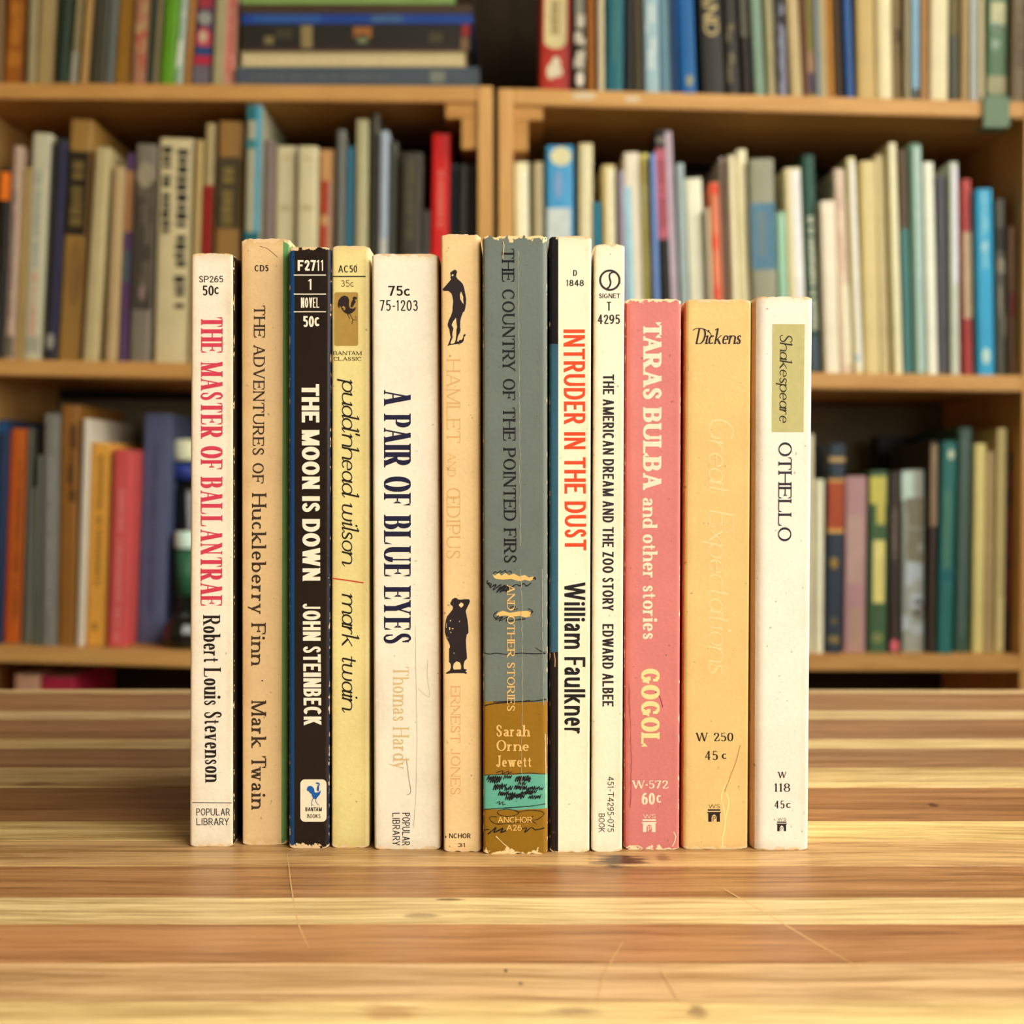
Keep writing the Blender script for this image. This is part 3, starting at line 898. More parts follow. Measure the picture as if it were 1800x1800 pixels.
ROMAN_B = Style(s=.2, h=.11, st=.09, sl=.07, track=.06)
DARK = (30, 26, 24)
CREAM = (236, 226, 198)

# 1 ---- white, red title
b = paperback('white paperback with tall red title and black author lettering, beside the tan one', 336, 411, 333, 411, 445, 1488, 5, 6, (238, 229, 208),
              right=(40, 34, 28), wear=.8, jag=.0003, seed=1)
th(b, 'SP265', SANS, 349, 393, 485, 496.5, DARK)
th(b, '50', SANSC, 355, 376.5, 502, 519.5, DARK)
th(b, 'c', SANSC, 376, 386.5, 500, 517, DARK)
tv(b, 'THE MASTER OF BALLANTRAE', DIDOT, 353.5, 391.5, 555, 1067, (205, 62, 84), xb1=352.5)
tv(b, 'Robert Louis Stevenson', DIDOT_L, 357, 387, 1081, 1376, DARK, 'author_lettering', xb1=361)
line(b, [(338, 1411), (408, 1411.5)], 1.4, DARK)
th(b, 'POPULAR', SANST, 344.5, 405, 1421, 1433.5, DARK, 'publisher_lettering')
th(b, 'LIBRARY', SANST, 344.5, 403, 1438, 1450.5, DARK, 'publisher_lettering')
# 2 ---- tan, green cover
b = paperback('tan paperback with brown spaced serif title and a green front cover', 424, 510, 426, 506, 419, 1485, 3, 4, (224, 192, 142),
              right=(104, 160, 100), wr=8, wear=1.3, jag=.0006, pages=(170, 92, 56), seed=2, toning=.6)
th(b, 'CD5', SANSM, 447, 472.5, 466, 477, DARK)
BRN = (62, 46, 34)
tv(b, 'THE ADVENTURES OF', ROMAN, 446.5, 466.5, 536, 851, BRN, xb1=443.5)
tv(b, 'Huckleberry Finn', ROMAN, 443, 468.5, 866, 1171, BRN, xb1=441.5)
put(b, 'ink_dot', [[(461 + 1.4 * math.cos(k), 1196.5 + 1.4 * math.sin(k)) for k in [i * .785 for i in range(8)]]], ink(BRN))
tv(b, 'Mark Twain', ROMAN, 442, 468, 1229, 1424, BRN, 'author_lettering')
line(b, [(457, 433), (470, 437), (480, 445), (488, 452)], .9, (120, 84, 56), 'crease', smooth=True)
# 3 ---- black, blue edge
b = paperback('black paperback with white block lettering and a small white rooster badge', 508, 582, 508, 578, 434, 1491, 5, 7, (36, 27, 22),
              left=(22, 66, 112), wl=4.5, right=(26, 40, 70), wear=1.2, jag=.0004, toning=.1, seed=3, rough=.34, speck=.2)
W1 = (240, 230, 206)
th(b, 'F2711', SANSB, 522.5, 570, 457, 476, W1)
for yy in (483.5, 517, 548): line(b, [(516.5, yy), (573, yy)], 1.8, W1)
th(b, '1', SANSB, 541, 550, 490.5, 509.5, W1)
th(b, 'NOVEL', SANSB, 528.5, 562, 523, 541, W1)
th(b, '50', SANSB, 532, 552.5, 555.5, 575, W1)
th(b, 'c', SANSB, 552, 563, 552, 573.5, W1)
tv(b, 'THE MOON IS DOWN', SANSB, 530, 561, 674, 1022.5, W1, xb1=532)
tv(b, 'JOHN STEINBECK', Style(s=.25, h=.17, sl=0, st=0, track=.07, space=.3), 532, 563, 1060, 1276, W1, 'author_lettering', xb1=534)
pt = put(b, 'badge', [rrect(528, 574, 1370, 1444.5, 8)], ink((238, 226, 196)), 1.0, 'cream rounded publisher badge')
BLUE = (22, 92, 168)
rc = lambda pts: from_crop(pts, 500, 1340, 11.25)
put(b, 'rooster_emblem', [rc([(440, 540), (450, 500), (480, 470), (520, 465), (560, 485), (590, 530), (597, 592), (640, 600), (690, 582), (714, 555), (722, 538), (714, 600), (692, 650), (652, 692), (630, 728), (600, 722), (570, 716), (545, 670), (538, 630), (500, 602), (480, 572), (455, 566)]),
    rc([(655, 450), (675, 445), (686, 500), (682, 572), (648, 570), (635, 540)]), rc([(608, 410), (650, 394), (692, 412), (702, 452), (690, 472), (680, 440), (640, 426)])]
    + ribbon(rc([(572, 712), (540, 770), (542, 832), (572, 852)]), [1.4, 1.1, 1.0, .9]) + ribbon(rc([(542, 832), (528, 866)]), [1, .9])
    + ribbon(rc([(613, 718), (624, 780), (650, 822), (688, 850)]), [1.4, 1.1, 1.0, .9]), ink(BLUE), 2.0, 'blue rooster', pt)
th(b, 'BANTAM', SANSM, 536.5, 566, 1419, 1426, DARK, 'publisher_lettering', 2.0, pt)
th(b, 'BOOKS', SANS, 539.5, 563.5, 1431, 1438, DARK, 'publisher_lettering', 2.0, pt)
# 4 ---- yellow
b = paperback('pale yellow paperback with black script title and a gold panel with a rooster', 583.5, 650, 582.5, 649, 432, 1490, 4, 4, (228, 214, 146),
              right=(236, 228, 172), wr=3, wear=.9, jag=.0003, seed=4, toning=.45)
th(b, 'AC50', SANS, 594, 628.5, 466.5, 479, DARK)
line(b, [(585, 486), (642.5, 486)], 1.9, DARK)
th(b, '35c', SANST, 598.5, 623, 492.5, 504, (110, 88, 50))
pt = put(b, 'gold_panel', [rrect(587.6, 629.6, 513.7, 608, 4)], ink((168, 136, 66)), 1.0, 'gold rounded panel')
rc = lambda pts: from_crop(pts, 580, 440, 8.57)
put(b, 'rooster_emblem', [rc([(115, 820), (130, 750), (170, 700), (220, 680), (270, 700), (290, 750), (286, 820), (300, 872), (350, 880), (386, 850), (390, 870), (375, 910), (330, 945), (280, 962), (230, 945), (190, 910), (165, 862), (150, 832), (140, 882), (125, 850)]),
    rc([(340, 712), (375, 695), (406, 710), (402, 740), (372, 742), (392, 775), (372, 800), (352, 842), (330, 862), (310, 850), (320, 790), (345, 742)])]
    + ribbon(rc([(262, 955), (300, 1030)]), [1.3, .9]) + ribbon(rc([(298, 955), (345, 1045)]), [1.3, .9])
    + ribbon(rc([(345, 1045), (330, 1112)]), [.9, .8]) + ribbon(rc([(345, 1048), (404, 1048)]), [.9, .8]) + ribbon(rc([(378, 990), (402, 1030)]), [.9, .8]), ink((44, 30, 28)), 2.0, 'black rooster', pt)
put(b, 'emblem_highlight', [rc([(175, 862), (205, 838), (232, 860), (230, 895), (200, 905), (210, 880)])], ink((168, 136, 66)), 3.0, None, pt)
th(b, 'BANTAM', ROMAN_B, 585.5, 636, 617.4, 624.2, (64, 48, 30), 'publisher_lettering')
th(b, 'CLASSIC', ROMAN_B, 586, 636, 627.4, 634.2, (64, 48, 30), 'publisher_lettering')
tv(b, "pudd'nhead wilson", ITAL, 601, 631.5, 667, 990, DARK)
line(b, [(583.5, 1016.5), (610, 1020), (639, 1024.5)], 2.2, (196, 52, 34), 'red_stroke')
tv(b, 'mark twain', ITAL, 601, 631.5, 1043, 1247, DARK, 'author_lettering')
# 5 ---- wide white, navy title
b = paperback('wide white paperback with navy serif title and faded tan author lettering', 653.5, 771, 658, 776, 446, 1493, 5, 9, (238, 231, 210),
              right=(214, 176, 124), wear=.8, jag=.00025, seed=5, toning=.4)
th(b, '75', Style(s=.19, h=.15, sl=0, st=0, track=.1), 681.5, 709, 502.5, 520, DARK)
th(b, 'c', Style(s=.19, h=.15, sl=0, st=0, xh=.72, track=.1), 709, 723, 502.5, 520, DARK)
th(b, '75-1203', SANST, 666.5, 735.5, 527.5, 546.5, DARK)
tv(b, 'A PAIR OF BLUE EYES', DIDOT, 675, 722, 683, 1134, (26, 26, 56))
tv(b, 'Thomas Hardy', Style(s=.115, h=.045, st=.035, sl=.06, xh=.64, track=.04, space=.34), 691, 719, 1171, 1353, (212, 186, 134), 'author_lettering')
tv(b, 'POPULAR', SANST, 707, 720.5, 1428, 1487, DARK, 'publisher_lettering')
tv(b, 'LIBRARY', SANST, 690, 703, 1428, 1487, DARK, 'publisher_lettering')
line(b, [(730, 1100), (731, 1180), (733, 1300), (731, 1400), (727, 1455)], .6, (178, 160, 126), 'crease')
line(b, [(714, 1332), (719, 1370), (722, 1392), (716, 1397)], .9, (120, 104, 84), 'crease', smooth=True)
line(b, [(735, 760), (742, 800), (752, 830), (757, 842)], 1.8, (255, 250, 232), 'crease', smooth=True)
line(b, [(752, 1160), (751, 1190), (755, 1225), (735, 1210)], 1.2, (214, 200, 168), 'crease', smooth=True)
# 6 ---- pale tan with two black figures
b = paperback('tall pale tan paperback with two black silhouette figures and faded peach lettering', 775, 845, 780, 847, 411, 1497, 4, 9, (234, 204, 150),
              wear=1.0, jag=.0006, seed=6, toning=.45, right=(226, 190, 134))
base6 = (234, 204, 150)
rc = lambda pts: from_crop(pts, 770, 460, 11.25)
pt = put(b, 'figure_emblem', [rc([(240, 215), (270, 190), (330, 158), (352, 162), (380, 205), (365, 240), (358, 290), (385, 340), (440, 385), (490, 440), (520, 530), (540, 640), (556, 740), (552, 830), (540, 920), (520, 985), (495, 1000), (480, 1040), (455, 1110), (440, 1180), (438, 1290), (445, 1350), (425, 1420), (400, 1460), (385, 1520), (375, 1580), (415, 1575), (410, 1555), (470, 1545), (500, 1490), (500, 1450), (525, 1430), (550, 1445), (535, 1475), (515, 1490), (510, 1555), (490, 1590), (455, 1615), (350, 1635), (240, 1645), (200, 1668), (190, 1650), (215, 1610), (235, 1540), (250, 1500), (235, 1420), (225, 1340), (195, 1280), (190, 1240), (215, 1150), (255, 1070), (285, 980), (290, 880), (300, 780), (285, 690), (265, 630), (230, 600), (205, 578), (120, 580), (95, 560), (90, 540), (130, 500), (190, 430), (240, 370), (262, 345), (240, 320), (250, 300)])], ink((40, 30, 32)), 1.0, 'black standing figure silhouette')
put(b, 'figure_gap', [rc([(355, 1110), (300, 1180), (270, 1250), (302, 1310), (302, 1345), (288, 1390), (282, 1450), (292, 1490), (272, 1540), (248, 1600), (252, 1628), (320, 1612), (345, 1560), (360, 1450), (362, 1350), (376, 1290), (362, 1200)]),
    rc([(455, 590), (432, 650), (440, 740), (480, 810), (505, 835), (495, 740), (500, 700)]), rc([(265, 268), (295, 245), (310, 262), (285, 292)])], ink(base6), 2.0, None, pt)
rc = lambda pts: from_crop(pts, 770, 1030, 10.59)
pt = put(b, 'figure_emblem', [rc([(245, 290), (260, 250), (310, 222), (345, 225), (370, 250), (430, 255), (490, 245), (575, 245), (597, 275), (580, 330), (540, 410), (515, 465), (530, 540), (550, 640), (565, 780), (568, 870), (535, 910), (520, 1000), (525, 1150), (535, 1260), (540, 1350), (495, 1400), (475, 1470), (480, 1540), (540, 1560), (510, 1590), (545, 1620), (520, 1638), (480, 1625), (380, 1622), (240, 1628), (145, 1638), (150, 1615), (220, 1570), (240, 1520), (235, 1450), (205, 1420), (205, 1300), (205, 1170), (225, 1130), (205, 1060), (160, 980), (130, 870), (125, 790), (145, 640), (165, 570), (230, 490), (275, 430), (275, 380), (235, 350), (225, 320)])], ink((40, 30, 32)), 1.0, 'black robed figure silhouette')
put(b, 'figure_gap', [rc([(385, 350), (430, 305), (475, 335), (470, 370), (430, 405), (400, 380)]), rc([(345, 1402), (410, 1430), (430, 1490), (425, 1552), (292, 1556), (277, 1510), (292, 1450)]),
    rc([(205, 770), (228, 770), (222, 825), (205, 815)]), rc([(250, 785), (295, 790), (270, 808)]), rc([(215, 640), (245, 632), (235, 665)]), rc([(220, 848), (250, 860), (240, 880)]), rc([(388, 660), (408, 640), (400, 680)]), rc([(158, 690), (164, 690), (156, 780), (148, 780)]), rc([(165, 945), (195, 970), (170, 960)]), rc([(290, 1240), (305, 1240), (296, 1275)])], ink(base6), 2.0, None, pt)
PEACH = (216, 172, 114)
tv(b, 'HAMLET', FAINT, 785, 809, 630, 780, PEACH)
tv(b, 'AND', FAINT, 787, 801, 796, 839, PEACH)
tv(b, '\u0152DIPUS', FAINT, 785, 809, 856, 984, PEACH)
tv(b, 'ERNEST JONES', FAINT, 792.5, 809, 1205, 1398, (224, 164, 108), 'author_lettering')
th(b, 'NCHOR', SANSM, 789, 828, 1465, 1473.5, DARK, 'publisher_lettering')
put(b, 'ink_dot', [[(782, 1472), (784, 1468), (785, 1473)]], ink(DARK))
th(b, '31', SANSM, 804, 819, 1482, 1489, DARK, 'publisher_lettering')
# 7 ---- grey and olive pictorial
Hpx = lambda py: 0
b = paperback('thick worn grey paperback with olive and teal bands and scribbled drawings', 848.5, 962, 849.5, 963, 413, 1501, 5, 9, (142, 104, 24),
              wear=1.5, jag=.0011, seed=17, toning=.25, pages=(214, 176, 110), paper=(236, 206, 150), fold=.7,
              bands=[(.0132, (96, 172, 150)), (.0232, (146, 107, 26)), (.0446, (106, 117, 110))])
INK7 = (22, 22, 26)
tv(b, 'THE COUNTRY OF THE POINTED FIRS', ROMAN_T, 882, 904, 436, 991, INK7, xb1=886)
OCH = (232, 188, 112)
rc = lambda pts: from_crop(pts, 840, 980, 3.393)
put(b, 'cloud_patch', [rc([(88, 98), (100, 108), (125, 92), (140, 108), (165, 92), (185, 106), (215, 96), (245, 112), (280, 104), (305, 120), (330, 112), (338, 126), (310, 140), (280, 132), (250, 142), (200, 128), (150, 132), (110, 128), (95, 118)]),
                       rc([(118, 330), (150, 318), (190, 330), (240, 322), (290, 318), (320, 328), (315, 350), (285, 358), (250, 348), (210, 352), (160, 346), (125, 350), (110, 345)])], ink(OCH))
random.seed(5)
scr = []
def sc(pts, w=1.5, sm=True):
    p = rc(pts)
    if sm: p, _ = catmull(p, 4)
    scr.extend(ribbon(p, [w * (.6 + .5 * random.random()) for _ in p]))
sc([(90, 96), (105, 84), (118, 92), (135, 78), (140, 90), (165, 76), (168, 90), (195, 80), (200, 94)], 1.6)
sc([(60, 135), (55, 150), (75, 170), (62, 152), (80, 158), (72, 180), (110, 160), (90, 195), (140, 160), (110, 210), (160, 165), (130, 210), (185, 165), (165, 205), (205, 175), (230, 160), (250, 168), (275, 155), (290, 170), (318, 152)], 2.2)
sc([(120, 190), (165, 168), (150, 200), (200, 172)], 3.0)
sc([(330, 128), (340, 120), (345, 132)], 2.5)
sc([(118, 320), (100, 335), (95, 352), (110, 362), (125, 345), (105, 372), (150, 352), (125, 380), (180, 355), (170, 380), (230, 372), (285, 365)], 1.9)
sc([(185, 312), (200, 296), (225, 292), (215, 310), (240, 305)], 1.4)
sc([(300, 305), (325, 315), (318, 330), (330, 322), (310, 345)], 1.6)
sc([(36, 568), (70, 576), (110, 570), (180, 578), (250, 570), (330, 574), (405, 572)], 1.7)
sc([(342, 536), (365, 552), (395, 568)], 1.2); sc([(378, 572), (412, 560)], 1.0)
sc([(40, 884), (90, 872), (150, 866), (210, 862), (280, 858), (340, 856), (408, 846)], 2.2)
sc([(92, 862), (180, 858), (230, 860), (310, 852)], 1.6)
sc([(40, 1298), (120, 1294), (220, 1290), (310, 1286), (408, 1292)], 1.3)
sc([(110, 1282), (150, 1272), (145, 1290), (185, 1274), (180, 1290), (205, 1276)], 1.3)
for k in range(26):                                  # hatched water in the teal band
    x, y = random.uniform(50, 330), random.uniform(1312, 1440)
    pts = []
    for j in range(random.randint(4, 7)):
        pts += [(x + j * 13, y + random.uniform(4, 14)), (x + j * 13 + 12, y - random.uniform(6, 18))]
    sc([(min(400, px), py) for px, py in pts], 1.9)
sc([(110, 1466), (130, 1454), (126, 1474), (150, 1456), (148, 1474), (165, 1470)], 1.5)
sc([(40, 1502), (120, 1496), (220, 1490), (320, 1482), (405, 1468)], 1.6)
sc([(120, 1510), (170, 1500), (230, 1512), (240, 1530), (180, 1545), (130, 1535), (115, 1515)], 1.3)
sc([(240, 1520), (300, 1508), (370, 1512), (395, 1530), (360, 1560), (320, 1565), (330, 1540)], 1.3)
sc([(115, 1548), (80, 1545), (72, 1562), (100, 1585), (140, 1590), (220, 1582), (320, 1575), (350, 1590)], 1.3)
sc([(35, 1625), (70, 1622)], 1.6); sc([(60, 1650), (110, 1610), (95, 1640), (150, 1615), (135, 1640), (175, 1625)], 2.4)
sc([(250, 1625), (290, 1612), (280, 1640), (320, 1610), (345, 1625), (400, 1612)], 2.0)
put(b, 'pen_drawing', scr, ink(INK7), 2.0)
tv(b, 'AND OTHER STORIES', ROMAN_T, 891.5, 905, 1027, 1251, OCH, 'subtitle_lettering', lift=3.0)
th(b, 'Sarah', ROMAN_T, 870.5, 932, 1274.5, 1294.5, OCH, 'author_lettering', 3.0)
th(b, 'Orne', ROMAN_T, 871.5, 931, 1301, 1320, OCH, 'author_lettering', 3.0)
th(b, 'Jewett', ROMAN_T, 871, 935.5, 1328, 1348, OCH, 'author_lettering', 3.0)
th(b, 'ANCHOR', SANS, 874.5, 936.5, 1436, 1446, OCH, 'publisher_lettering', 3.0)
th(b, 'A26', SANS, 889.5, 917.5, 1450, 1460, OCH, 'publisher_lettering', 3.0)
CRK = (188, 180, 150)
random.seed(8)
def crack(pts, w, col, nm='crease', wob=1.0):
    out = []
    for (xa, ya), (xb_, yb_) in zip(pts[:-1], pts[1:]):
        n = max(2, int(math.hypot(xb_ - xa, yb_ - ya) / 7))
        for i in range(n):
            out.append((xa + (xb_ - xa) * i / n + random.uniform(-wob, wob), ya + (yb_ - ya) * i / n))
    out.append(pts[-1])
    return put(b, nm, ribbon(out, [w * random.uniform(.4, 1.2) for _ in out]), ink(col), 3.5)
crack([(911, 440), (913, 700), (915, 960)], .7, CRK)
crack([(916, 1000), (918, 1200), (917, 1390)], .7, CRK)
crack([(885, 424), (886, 440), (884, 455)], 1.3, (224, 196, 140))
crack([(871, 1470), (884, 1482), (893, 1490), (898, 1498)], 1.8, (236, 214, 160))
crack([(953, 1000), (955, 1240)], 1.0, (176, 178, 160), 'crease', .5)
crack([(959, 1290), (959.5, 1420)], 1.6, (236, 222, 180), 'crease', .6)
# 8 ---- white with black/teal edge
b = paperback('white paperback with orange-red sans title and a black and teal edge', 965.5, 1039.5, 966, 1036, 414.5, 1498, 6, 4, (244, 236, 206),
              left=(34, 26, 24), wl=9.5, bandsL=[(.0585, (52, 96, 118)), (.148, (24, 22, 26))], wear=.9, jag=.0005, pages=(176, 84, 60), seed=8, toning=.3)
RED8 = (222, 74, 36)
th(b, 'D', SANSM, 1007, 1015, 474.5, 485, DARK)
th(b, '1848', SANSM, 994.5, 1027, 492, 503, DARK)
tv(b, 'INTRUDER IN THE DUST', SANSC, 990.5, 1028, 577.5, 969, RED8, xb1=993)
tv(b, 'William Faulkner', Style(s=.15, h=.125, sl=0, st=0, xh=.74, track=.085, space=.34), 992, 1029, 1022, 1292.5, (26, 24, 26), 'author_lettering')
line(b, [(974, 1147), (976, 1160), (975.5, 1172)], 1.4, (200, 160, 110), 'crease')
# 9 ---- narrow white with round logo
b = paperback('narrow white paperback with a ringed monogram and small black sans title', 1044.5, 1098, 1039.5, 1093.5, 429, 1497, 4, 4, (244, 236, 210),
              wear=.5, jag=.00025, seed=9, toning=.3)
GRY = (52, 44, 46)
put(b, 'ring_logo', ribbon([(1072 + 17 * math.cos(i * math.pi / 20), 492.5 + 17 * math.sin(i * math.pi / 20)) for i in range(41)], [3.6] * 41)
    + ribbon(catmull([(1084, 480), (1077, 478.5), (1071.5, 483), (1072, 491), (1073.5, 496), (1071, 504), (1065, 507.5), (1059, 503)], 5)[0], [3.0] * 36), ink(GRY))
th(b, 'SIGNET', SANSM, 1052.5, 1090.5, 516, 524, GRY, 'publisher_lettering')
th(b, 'T', SANSC, 1066, 1075, 530.5, 546, GRY)
th(b, '4295', SANSC, 1049.5, 1090.5, 553, 569.5, GRY)
tv(b, 'THE AMERICAN DREAM AND THE ZOO STORY', SANSM, 1060, 1079.5, 657, 1075, (44, 38, 40), xb1=1059)
tv(b, 'EDWARD ALBEE', SANSM, 1059, 1078.5, 1096, 1243, (44, 38, 40), 'author_lettering')
tv(b, '451-T4295-075', SANST, 1068, 1079, 1364.5, 1463, GRY, 'publisher_lettering')
tv(b, 'BOOK', SANST, 1052.5, 1063, 1429.5, 1463.5, GRY, 'publisher_lettering')
# 10 ---- pink
def gate_logo(b, x0, x1, y0, y1, col):
    w, h = x1 - x0, y1 - y0
    P = lambda pts: [(x0 + x * w, y0 + y * h) for x, y in pts]
    pt = put(b, 'gate_emblem', [P([(.05, .31), (.95, .31), (.95, .40), (.05, .40)]), P([(0, .46), (1, .46), (1, .5), (.92, .54), (.92, 1), (.08, 1), (.08, .54), (0, .5)])], ink(col))
    put(b, 'gate_arch', [P([(.32, 1), (.32, .76), (.36, .68), (.43, .62), (.5, .6), (.57, .62), (.64, .68), (.68, .76), (.68, 1)])], ink(b.base), 2.0, None, pt)
    th(b, 'P', SANST, x0 + .39 * w, x0 + .64 * w, y0 + .69 * h, y0 + .97 * h, col, 'publisher_lettering', 3.0, pt)
    th(b, 'WS', SANST, x0 + .08 * w, x0 + .95 * w, y0 + .04 * h, y0 + .25 * h, col, 'publisher_lettering', 1.0, pt)
PK = (250, 218, 190)
b = paperback('short pink paperback with bold cream serif title', 1099.5, 1197.5, 1097, 1194, 525, 1493.5, 10, 5, (208, 124, 120),
              left=(188, 80, 76), right=(212, 118, 116), wear=1.1, jag=.0005, seed=10, toning=.2, paper=(246, 214, 172))
tv(b, 'TARAS BULBA', HEAVY, 1130.5, 1163, 566, 861, PK, xb1=1130)
tv(b, 'and other stories', SLAB, 1129.5, 1155.5, 874, 1125, PK, 'subtitle_lettering', xb1=1130)
tv(b, 'GOGOL', HEAVY, 1127, 1159.5, 1174, 1312.5, (244, 214, 150), 'author_lettering')
th(b, 'W\u00b7572', SLAB, 1111, 1175, 1372, 1386, PK)
th(b, '60', SLAB, 1127, 1152, 1394, 1414, PK)
th(b, 'c', SLAB, 1153, 1164, 1391, 1411, PK)
gate_logo(b, 1128, 1154.5, 1430, 1462.5, PK)
line(b, [(1152, 1216), (1160, 1226), (1165, 1243)], 1.3, (120, 60, 60), 'crease', smooth=True)
crack([(1106, 1200), (1108, 1260), (1110, 1340), (1108, 1420)], 1.2, (170, 84, 80), 'crease', .8)
line(b, [(1101, 1490), (1112, 1487), (1122, 1487), (1130, 1491)], 1.6, (250, 226, 180), 'crease')
line(b, [(1182, 1488), (1186, 1480), (1188, 1470), (1184, 1462)], 1.4, (250, 226, 180), 'crease')
# 11 ---- golden tan
b = paperback('short golden tan paperback with black script name and a vertical crease', 1203.5, 1320.5, 1198.5, 1314, 526, 1492.5, 9, 4, (226, 192, 126),
              left=(216, 142, 72), wear=.8, jag=.0003, seed=11, toning=.3)
th(b, 'Dickens', ITALM, 1222, 1302, 577, 605, (44, 34, 36), 'author_lettering')
line(b, [(1218, 581), (1224, 577.5), (1236, 578), (1247, 584), (1252, 593)], 1.5, (44, 34, 36), 'author_lettering', smooth=True)
PALE = (234, 206, 148)
tv(b, 'Great', Style(s=.07, h=.035, sl=.01, st=.03, xh=.56, slant=.2, track=.035, italic=True), 1246, 1290, 732, 868, PALE, xb1=1246)
tv(b, 'Expectations', Style(s=.07, h=.035, sl=.01, st=.03, xh=.56, slant=.2, track=.035, italic=True), 1246, 1290, 895, 1184, PALE)
th(b, 'W 250', ROMAN_T, 1222.5, 1290, 1288, 1303, DARK)
th(b, '45', ROMAN_T, 1237.5, 1263, 1320, 1336, DARK)
th(b, 'c', ROMAN_T, 1268, 1279, 1318.5, 1334, DARK)
gate_logo(b, 1243, 1267.5, 1412.5, 1444.5, (40, 30, 32))
line(b, [(1301, 1310), (1294, 1338), (1285, 1362), (1278, 1380), (1274, 1392)], 1.6, (186, 140, 76), 'crease', smooth=True)
line(b, [(1282, 1370), (1272, 1386), (1268, 1404), (1272, 1420), (1274, 1440)], 1.5, (252, 228, 160), 'crease', smooth=True)
line(b, [(1277, 1394), (1281, 1412), (1276, 1436), (1273, 1460), (1270, 1474), (1270, 1490)], 2.0, (252, 228, 160), 'crease', smooth=True)
# 12 ---- white with olive label
b = paperback('short white paperback with an olive label on the spine, beside the golden tan one', 1324, 1428.5, 1321.5, 1420.5, 521, 1494, 20, 7, (240, 230, 214),
              left=(222, 182, 138), wear=.8, jag=.0005, seed=12, toning=.35)
pt = put(b, 'olive_label', [[(1357.8, 569.6), (1414.5, 569.6), (1412.5, 759.6), (1356.6, 759.4)]], ink((182, 176, 118)), 1.0, 'olive name label')
tv(b, 'Shakespeare', Style(s=.11, h=.05, sl=.01, st=.03, xh=.56, desc=.3, slant=.16, track=.04, italic=True), 1371, 1393, 586, 743, (48, 40, 24), 'author_lettering', 1370, 2.0, pt)
tv(b, 'OTHELLO', ROMAN_T, 1368.5, 1392, 776, 953, (44, 38, 52), xb1=1367.5)
th(b, 'W', ROMAN_T, 1367, 1383, 1356.7, 1367.7, DARK)
th(b, '118', ROMAN_T, 1359.5, 1390, 1377, 1391.7, DARK)
th(b, '45', ROMAN_T, 1360, 1380, 1407.5, 1421, DARK)
th(b, 'c', ROMAN_T, 1381, 1391.5, 1406, 1420, DARK)
gate_logo(b, 1364.8, 1383.4, 1436.5, 1461, (40, 32, 36))
# ------------------------------------------------------------------ the books on the shelves
page_mat = paper_edges('shelf_page_edges', lin((214, 196, 150)))
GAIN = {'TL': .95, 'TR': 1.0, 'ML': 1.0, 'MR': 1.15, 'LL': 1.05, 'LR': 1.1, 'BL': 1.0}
ROWKEY = {'TL': ('L', 0), 'ML': ('L', 1), 'LL': ('L', 2), 'BL': ('L', 3), 'TR': ('R', 0), 'MR': ('R', 1), 'LR': ('R', 2)}
ROWTXT = {'TL': 'on the shelf with the flat-lying stack', 'TR': 'on the shelf with the green clip',
          'ML': 'on the bright red book\'s shelf', 'MR': 'on the shelf with the turquoise book',
          'LL': 'on the shelf with the bottles', 'LR': 'on the shelf with the leather-bound book',
          'BL': 'on the low shelf below the table top line'}
ROWGRP = {'TL': 'books beside the flat stack', 'TR': 'books beside the green clip', 'ML': 'books around the bright red book', 'MR': 'books around the turquoise book',
          'LL': 'books beside the bottles', 'LR': 'books around the leather-bound book', 'BL': 'books on the low shelf'}
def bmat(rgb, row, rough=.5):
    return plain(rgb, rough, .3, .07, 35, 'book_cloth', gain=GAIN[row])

def u_cover(name, W, H_, D_, mat, parent, r=.0016, t=.0011, convex=0.0):
    """spine and two boards of a shelved book in one wrap-round cover"""
    out = [(0, D_), (0, r)]
    for k in range(1, 4):
        a = math.radians(180 + 30 * k)
        out.append((r + r * math.cos(a), r + r * math.sin(a)))
    if W > 4 * r and convex:
        for k in range(1, 4):
            u = k / 4
            out.append((r + (W - 2 * r) * u, -convex * math.sin(math.pi * u)))
    for k in range(0, 3):
        a = math.radians(270 + 30 * k)
        out.append((W - r + r * math.cos(a), r + r * math.sin(a)))
    out += [(W, r), (W, D_)]
    n = len(out)
    tt = min(t, W * .2)
    inn = []
    for i in range(n):
        a, b_ = out[max(0, i - 1)], out[min(n - 1, i + 1)]
        dx, dy = b_[0] - a[0], b_[1] - a[1]
        ln = math.hypot(dx, dy) or 1
        inn.append((out[i][0] - dy / ln * tt, out[i][1] + dx / ln * tt))
    V = [(x - W / 2, y, z) for z in (0, H_) for x, y in out] + [(x - W / 2, y, z) for z in (0, H_) for x, y in inn]
    Fc = []
    for i in range(n - 1):
        Fc += [(i, i + 1, n + i + 1, n + i), (2 * n + i, 3 * n + i, 3 * n + i + 1, 2 * n + i + 1),
               (i, 2 * n + i, 2 * n + i + 1, i + 1), (n + i, n + i + 1, 3 * n + i + 1, 3 * n + i)]
    Fc += [(0, n, 3 * n, 2 * n), (n - 1, 3 * n - 1, 4 * n - 1, 2 * n - 1)]
    o = mesh(name, V, Fc, mat, parent, smooth=True)
    o.data.set_sharp_from_angle(angle=math.radians(45))
    return o

